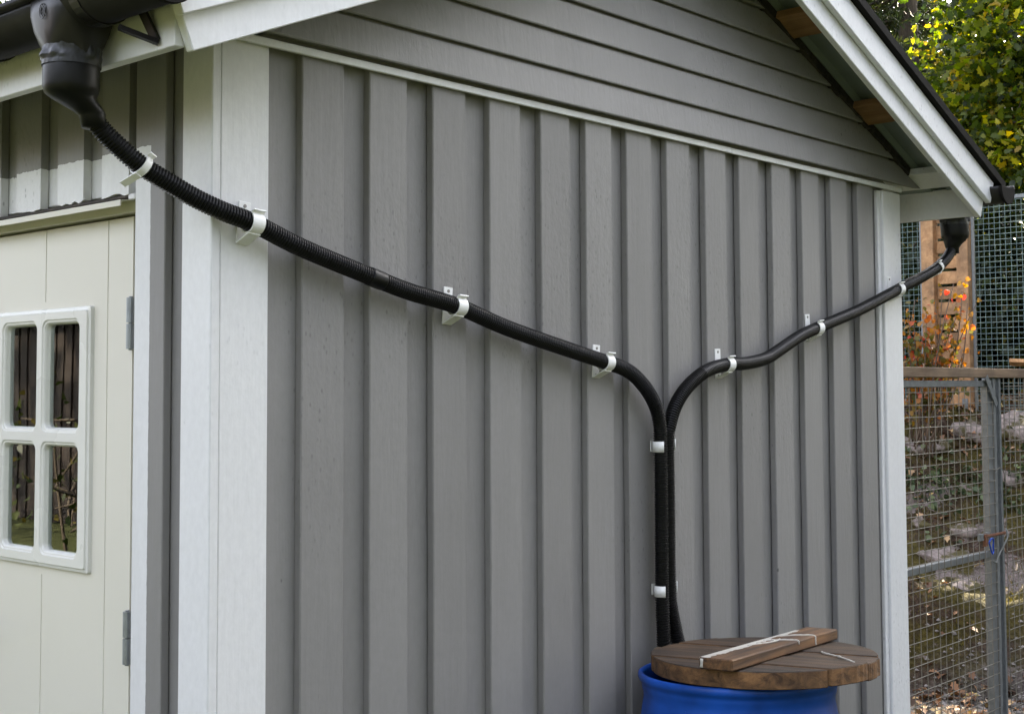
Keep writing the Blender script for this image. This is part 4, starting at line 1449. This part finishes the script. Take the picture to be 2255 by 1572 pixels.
def limb(a, b_, r0, r1, sag=0.1, n=7):
    a, b_ = Vector(a), Vector(b_)
    pts, rad = [], []
    off = Vector((random.uniform(-1, 1), random.uniform(-1, 1), random.uniform(-0.3, 0.6))) * (b_ - a).length * 0.10
    for i in range(n + 1):
        t = i / n
        pts.append(a.lerp(b_, t) + off * math.sin(PI * t))
        rad.append(r0 + (r1 - r0) * t)
    return tube_geo(pts, rad, 7)

def broad_tree(name, base_, top_h, blobs, label, mat, shape, leafsize, per, cat='tree', trunk_r=0.16, tint_mu=0.5, tint_sd=0.25, group='trees behind the shed', spread=0.30, bright=None):
    """blobs: list of (centre, radius, n_clusters)"""
    base_ = Vector(base_)
    e = empty(name, base_)
    tag(e, label, cat, group)
    tip = base_ + Vector((0.2, 0.1, top_h))
    parts = [limb(base_ - Vector((0, 0, 0.3)), tip, trunk_r, trunk_r * 0.35, n=9)]
    P, T, A = [], [], []
    for (c, r, ncl) in blobs:
        c = Vector(c)
        h = min(max(c.z - base_.z - r * 0.4, 0.4), top_h)
        st = base_.lerp(tip, h / top_h * 0.85)
        parts.append(limb(st, c, trunk_r * 0.45, 0.02))
        for q in range(ncl):
            d = Vector((random.gauss(0, 1), random.gauss(0, 1), random.gauss(0, 1))).normalized()
            rad = r * (random.random() ** 0.45)
            cc = c + Vector((d.x * rad, d.y * rad, d.z * rad * 0.85))
            if q % 3 == 0:
                parts.append(limb(c.lerp(cc, 0.2), cc, 0.014, 0.004, n=3))
            n = int(per * random.uniform(0.6, 1.4))
            sp = spread * random.uniform(0.7, 1.3)
            pp = np.array(cc) + rng.normal(size=(n, 3)) * np.array([sp, sp, sp * 0.6])
            P.append(pp)
            ax = rng.normal(size=(n, 3)) * 0.8 + (pp - np.array(cc)) / sp * 0.6
            ax[:, 2] -= 0.35
            A.append(ax)
            T.append(np.clip(rng.normal(tint_mu + random.gauss(0, tint_sd * 0.6), tint_sd, size=n), 0, 1))
    V, F = merge(parts)
    mesh_obj('trunk', [p - base_ for p in V], F, M_BARK, e, smooth=True)
    P = np.concatenate(P)
    leaf_mesh('crown', P, rng.uniform(0.7, 1.25, len(P)) * leafsize, shape, mat, e, np.concatenate(T), axes=np.concatenate(A))
    return e

def gz(p):
    return ground_z(p.x, p.y)
# oak at the upper right, lit from behind
ob = pix(2330, 900, 13.2)
ob = Vector((ob.x, ob.y, gz(ob)))
blobs = [(pix(u__, v__, Z__), r__, n__) for u__, v__, Z__, r__, n__ in ((2240, -20, 11.6, 0.50, 20), (2170, 20, 12.0, 0.45, 18), (2215, 95, 11.4, 0.42, 18), (2130, 110, 12.2, 0.40, 14), (2255, 180, 11.3, 0.42, 18), (2180, 190, 11.7, 0.40, 16), (2130, 235, 12.0, 0.32, 12), (2225, 270, 11.3, 0.40, 18), (2170, 300, 11.7, 0.34, 14), (2255, 360, 11.2, 0.40, 16), (2195, 385, 11.5, 0.32, 14), (2230, 440, 11.4, 0.30, 10), (2150, 410, 12.2, 0.30, 10), (2200, -110, 12.0, 0.6, 16))]
broad_tree('oak_tree', ob, 5.2, blobs, 'oak with sunlit yellow-green lobed leaves at the upper right', OAK, OAKSHAPE, 0.085, 44, tint_mu=0.50, tint_sd=0.24, spread=0.14, trunk_r=0.2)

# unseen tree added past the right edge to keep low sun off shed and bank
mb = Vector((8.7, -0.5, G0))
mb.z = gz(mb)
broad_tree('sun_blocker_tree', mb, 3.4, [((8.6, -0.4, 2.5), 1.25, 26), ((8.7, 0.1, 3.3), 1.1, 26), ((8.8, -0.3, 4.9), 1.4, 30), ((8.6, -0.5, 6.1), 1.2, 24), ((8.8, 0.36, 3.5), 0.7, 28), ((8.8, 0.28, 4.6), 0.75, 28), ((8.8, 0.25, 5.5), 0.75, 26), ((8.7, 0.40, 2.6), 0.5, 18), ((8.4, -1.1, 3.5), 1.2, 24), ((8.4, -0.2, 1.8), 0.9, 18), ((9.6, -0.6, 3.2), 1.2, 24), ((9.5, -0.2, 4.8), 1.1, 20), ((10.2, -0.2, 3.4), 1.1, 20)], 'unseen broadleaf tree added past the right edge to shade the shed', OAK, OVAL, 0.16, 46, tint_mu=0.4, group='unseen trees added right of the shed', spread=0.19, trunk_r=0.12)

def spruce(base_, h, rad, label):
    base_ = Vector(base_)
    e = empty('spruce_tree', base_)
    tag(e, label, 'tree', 'trees behind the shed')
    parts = [tube_geo([base_ - Vector((0, 0, 0.3)), base_ + Vector((0.03, 0, h * 0.5)), base_ + Vector((0, 0, h))], [0.17, 0.10, 0.015], 8)]
    P, A, T = [], [], []
    z = 0.8
    while z < h - 0.1:
        nb = 7
        rr = rad * (1 - z / h) ** 0.85
        for q in range(nb):
            a = random.uniform(0, 2 * PI)
            ln = rr * random.uniform(0.75, 1.1) + 0.15
            st = base_ + Vector((0, 0, z))
            en = st + Vector((math.cos(a) * ln, math.sin(a) * ln, -0.18 * ln + random.uniform(-0.1, 0.1)))
            parts.append(tube_geo([st, st.lerp(en, 0.5) + Vector((0, 0, -0.04 * ln)), en], [0.02, 0.012, 0.004], 5))
            ntw = int(ln * 16) + 4
            for k in range(ntw):
                t = 0.18 + 0.82 * (k + random.random()) / ntw
                p = st.lerp(en, t)
                side = Vector((-math.sin(a), math.cos(a), 0)) * random.choice((-1, 1))
                tl = 0.30 * (1.15 - t) * ln + 0.10
                dirv = (side * 1.0 + (en - st).normalized() * 0.9 + Vector((0, 0, -0.5 * random.random()))).normalized()
                nn = int(tl * 42) + 5
                tt = rng.random(nn)
                pp = np.array(p)[None, :] + np.array(dirv)[None, :] * (tt * tl)[:, None]
                ax = np.array(dirv)[None, :] * 0.9 + rng.normal(size=(nn, 3)) * 0.55
                P.append(pp)
                A.append(ax)
                T.append(np.clip(rng.normal(0.35 + 0.35 * t, 0.2, nn), 0, 1))
        z += 0.30
    V, F = merge(parts)
    mesh_obj('trunk', [p - base_ for p in V], F, M_BARK, e, smooth=True)
    P = np.concatenate(P)
    leaf_mesh('crown', P, rng.uniform(0.05, 0.10, len(P)) * 1.3, NEEDLE, SPRUCE, e, np.concatenate(T), axes=np.concatenate(A), bend=0.05)
for (u_, Z, h, rad, lab) in ((2015, 14.5, 8.2, 2.1, 'dark spruce just above the right roof slope'), (1905, 16.0, 10.0, 2.5, 'taller spruce farther back above the roof edge')):
    b0 = pix(u_, 850, Z)
    spruce((b0.x, b0.y, gz(b0)), h, rad, lab)

# dark shrubs behind the enclosure
for i, (u_, Z, zc, r, ncl, lab) in enumerate(((2230, 11.2, 2.75, 0.85, 60, 'dark green shrub filling the right wire panel'), (2150, 11.6, 2.45, 0.8, 50, 'dark shrub behind the wooden slat panel'), (2010, 11.6, 2.6, 0.85, 50, 'dark shrub behind the wire panel beside the shed corner'), (2300, 11.0, 2.2, 0.9, 40, 'dark shrub at the far right edge behind the wire panel'))):
    b0 = pix(u_, 850, Z)
    bz = gz(b0)
    cs = [((b0.x + random.uniform(-0.2, 0.2), b0.y, zc), r, ncl), ((b0.x, b0.y + 0.1, zc - 0.75), r, ncl // 2)]
    broad_tree('leafy_shrub', (b0.x, b0.y, bz), zc - bz, cs, lab, DARKLEAF, OVAL, 0.085, 55, cat='shrub', trunk_r=0.05, tint_mu=0.42, tint_sd=0.25, group='dark shrubs behind the wire enclosure', spread=0.24)

# autumn bush in front of the slat panel
ab = pix(2030, 880, 8.9)
ab = Vector((ab.x, ab.y, gz(ab)))
e = empty('currant_bush', ab)
tag(e, 'straggly bush with orange and red autumn leaves before the slat panel', 'bush')
parts, P, T = [], [], []
for k, (u_, v_) in enumerate([(1998, 700), (2015, 660), (2040, 690), (2075, 640), (2100, 625), (2118, 640), (2085, 700), (2060, 730), (2130, 668), (2000, 760), (2025, 730), (2100, 760), (2120, 780), (2045, 800), (2075, 770), (1995, 800), (2010, 690), (2060, 665), (2020, 775), (2090, 725), (2105, 700), (1985, 740), (2050, 760), (2150, 668)]):
    tip = pix(u_, v_, 8.85 + random.uniform(-0.12, 0.12))
    parts.append(limb(ab + Vector((random.uniform(-0.1, 0.1), random.uniform(-0.1, 0.1), -0.05)), tip, 0.007, 0.0025, n=6))
    n = 46 if v_ > 680 else 16
    tt = rng.uniform(0.35, 1.03, n)[:, None]
    P.append(np.array(ab)[None, :] * (1 - tt) + np.array(tip)[None, :] * tt + rng.normal(size=(n, 3)) * 0.05)
    T.append(np.clip(rng.normal(0.62 if v_ < 700 else 0.42, 0.22, n), 0, 1))
V, F = merge(parts)
mesh_obj('stem', [p - ab for p in V], F, M_TWIG, e, smooth=True)
P = np.concatenate(P)
leaf_mesh('foliage', P, rng.uniform(0.022, 0.045, len(P)), ROUND, AUTUMN, e, np.concatenate(T))

# fallen leaves and low green plants on the bank: nobody could count them
def scatter(n, s0, s1, t0, t1):
    out = []
    while len(out) < n:
        s = random.uniform(s0, s1)
        t = random.uniform(t0, t1)
        p = CAM + FWD * s + RGT * t
        out.append((p.x, p.y, ground_z(p.x, p.y)))
    return out
pts = []
for p in scatter(5200, 6.6, 10.4, 1.9, 4.2):
    d = noise.noise(Vector((p[0] * 1.7, p[1] * 1.7, 8)))
    s = (Vector(p) - CAM).dot(FWD)
    dens = 0.12 + d + (0.55 if s > 9.0 else 0) + (0.35 if s < 7.3 else 0)
    if random.random() < dens:
        pts.append((p[0], p[1], p[2] + random.uniform(0.004, 0.03)))
lf = leaf_mesh('fallen_leaves', pts, rng.uniform(0.03, 0.085, len(pts)), OAKSHAPE, LITTER, flat=0.75, droop=0.0)
tag(lf, 'brown and tan fallen leaves scattered over the mossy bank', 'fallen leaves', kind='stuff')
pts = []
for p in scatter(3600, 7.6, 10.2, 1.9, 4.3):
    s = (Vector(p) - CAM).dot(FWD)
    band = math.exp(-((s - 8.65) / 0.20) ** 2) + 0.10 * max(0, noise.noise(Vector((p[0] * 2.3, p[1] * 2.3, 1))))
    if random.random() < band:
        for _ in range(3):
            pts.append((p[0] + random.gauss(0, 0.03), p[1] + random.gauss(0, 0.03), p[2] + random.uniform(0.01, 0.06)))
gc = leaf_mesh('ground_cover', pts, rng.uniform(0.02, 0.05, len(pts)), ROUND, IVYG, flat=0.4, droop=-0.3)
tag(gc, 'low green plants in a band across the bank', 'ground cover', kind='stuff')
# moss tufts give the bank its soft relief
pts, tn = [], []
for p in scatter(22000, 7.2, 10.0, 1.9, 4.1):
    if noise.noise(Vector((p[0] * 2.0, p[1] * 2.0, 21))) > -0.05:
        pts.append((p[0], p[1], p[2] - 0.004))
        tn.append(0.5 + 0.5 * noise.noise(Vector((p[0] * 4, p[1] * 4, 2))))
ax = rng.normal(size=(len(pts), 3)) * 0.6
ax[:, 2] = 1
MOSS = leaf_mat('moss_tuft', [(0.0, (0.034, 0.030, 0.008)), (0.5, (0.105, 0.088, 0.016)), (1.0, (0.23, 0.185, 0.032))], 0.2, 0.8)
mo = leaf_mesh('moss', pts, rng.uniform(0.012, 0.035, len(pts)), NEEDLE, MOSS, tint=np.array(tn) + rng.normal(size=len(pts)) * 0.15, axes=ax, bend=0.1)
tag(mo, 'olive moss covering the rock bank', 'moss', kind='stuff')
# pebbles at the foot of the bank
parts = []
for p in scatter(1500, 5.8, 7.5, 1.8, 3.6):
    r = random.uniform(0.006, 0.02)
    v = [(p[0] + r * random.uniform(0.7, 1.2) * dx, p[1] + r * random.uniform(0.7, 1.2) * dy, p[2] + r * 0.6 * dz) for dx, dy, dz in ((1, 0, 0), (-1, 0, 0), (0, 1, 0), (0, -1, 0), (0, 0, 1), (0, 0, -1))]
    parts.append((v, [(0, 2, 4), (2, 1, 4), (1, 3, 4), (3, 0, 4), (2, 0, 5), (1, 2, 5), (3, 1, 5), (0, 3, 5)]))
V, F = merge(parts)
pb = mesh_obj('pebbles', V, F, simple('pebble', (0.20, 0.18, 0.165), 0.85, var=0.5, nscale=40), smooth=False)
tag(pb, 'grey gravel pebbles at the foot of the bank behind the gate', 'gravel', kind='stuff')
# lawn blades round the shed
pts = []
while len(pts) < 26000:
    x, y = random.uniform(-4.5, 4.5), random.uniform(-4.2, 5.0)
    if -0.02 < x < W + 0.02 and 0 < y < DEPTH:
        continue
    if (Vector((x, y, 0)) - Vector((CAM.x, CAM.y, 0))).dot(FWD) > 6.0:
        continue
    if (x - BAR.x) ** 2 + (y - BAR.y) ** 2 < 0.26 ** 2:
        continue
    pts.append((x, y, ground_z(x, y) - 0.005))
ax = rng.normal(size=(len(pts), 3)) * 0.35
ax[:, 2] = 1
gs = leaf_mesh('grass', pts, rng.uniform(0.05, 0.11, len(pts)), NEEDLE, GRASS, axes=ax, bend=0.3)
tag(gs, 'short green lawn grass round the shed', 'grass', kind='stuff')

# woodland mass far behind everything
P, T = [], []
for k in range(900):
    u_ = random.uniform(-500, 2900)
    Z = random.uniform(16.5, 22)
    c = pix(u_, 850, Z)
    g0 = 1.2 if u_ > 1900 else 0.3
    top = (13.0 if u_ < 500 else 8.4 if u_ < 2000 else 7.1) + 1.0 * noise.noise(Vector((u_ * 0.004, Z * 0.3, 0)))
    zc = random.uniform(g0, top)
    n = 42
    P.append(np.array((c.x, c.y, zc)) + rng.normal(size=(n, 3)) * 0.42)
    T.append(np.clip(rng.normal(0.4 + random.gauss(0, 0.2), 0.2, n), 0, 1))
P = np.concatenate(P)
nfar = len(P)
Q = []  # unseen foliage ring, added round the camera side to block low skylight
for k in range(900):
    a = math.radians(random.uniform(135, 354))
    rr_ = random.uniform(13, 17)
    c = np.array((1.0 + rr_ * math.cos(a), 0.5 + rr_ * math.sin(a), random.uniform(0.4, 10.5 if a > 3.6 else 5.6)))
    if -12 < c[0] < -5.5 and 5 < c[1] < 19:
        continue
    Q.append(c + rng.normal(size=(9, 3)) * 0.5)
Q = np.concatenate(Q)
T.append(np.clip(rng.normal(0.45, 0.25, len(Q)), 0, 1))
P = np.concatenate([P, Q])
wl = leaf_mesh('woodland', P, np.concatenate([rng.uniform(0.12, 0.30, nfar), rng.uniform(0.5, 0.95, len(Q))]), OVAL, DARKLEAF, tint=np.concatenate(T))
tag(wl, 'dark woodland closing the view behind shed and trees, plus an unseen ring added to cut low skylight', 'woodland', kind='stuff')

# broadleaf trees left of the shed: their tops show over the gutter, and the door panes mirror them
for (x, y, h, lab) in ((-11.0, 16.5, 5.5, 'broadleaf tree mirrored in the upper right door pane'), (-13.5, 21.0, 6.0, 'broadleaf tree mirrored in the upper left door pane')):
    g0 = Vector((x, y, G0))
    bl = [((x + random.uniform(-1, 1), y + random.uniform(-1, 1), random.uniform(2.6, h + 0.8)), 1.3, 20) for _ in range(5)]
    broad_tree('broadleaf_tree', g0, h, bl, lab, OAK, OVAL, 0.20, 40, trunk_r=0.2, tint_mu=0.4, group='trees across the lawn', spread=0.4)
gsb = Vector((-4.3, 8.0, G0))  # shrub added out of view to fleck the pane reflections with leaves
broad_tree('reflection_shrub', gsb, 1.7, [((-4.2, 7.6, 1.5), 0.7, 10), ((-4.6, 8.5, 1.0), 0.7, 9), ((-3.9, 7.1, 0.9), 0.6, 7)], 'unseen loose shrub invented for leaf flecks in the door panes', DARKLEAF, OVAL, 0.07, 12, cat='shrub', trunk_r=0.02, tint_mu=0.75, tint_sd=0.15, group='unseen shrubs added for the pane reflections', spread=0.3)
# brown barn invented across the lawn, unseen, for the door pane reflections
barn = empty('barn', (-9.0, 12.0, G0))
tag(barn, 'unseen brown plank barn invented for the door pane reflections', 'barn')
bw = mesh_obj('wall', boxv(-2.0, 2.0, -6.0, 6.0, 0, 2.7), BOXF, M_BARN, barn)
plm = mesh_obj('plank', boxv(0, 0.025, -0.07, 0.07, 0.02, 2.68), BOXF, M_BARN, bw, bevel=0.003)
plm.location = (2.001, -5.9, 0)
for k in range(1, 53):
    o = plm.copy()
    COL.objects.link(o)
    o.parent = bw
    o.location = (2.001 + random.uniform(-0.008, 0.004), -5.9 + k * 0.225 + random.uniform(-0.02, 0.02), 0)
extrude_poly('roof', [(-2.4, -6.3, 2.55), (0, -6.3, 4.0), (2.4, -6.3, 2.55), (2.4, -6.3, 2.72), (0, -6.3, 4.18), (-2.4, -6.3, 2.72)], (0, 12.6, 0), M_TILE, barn)
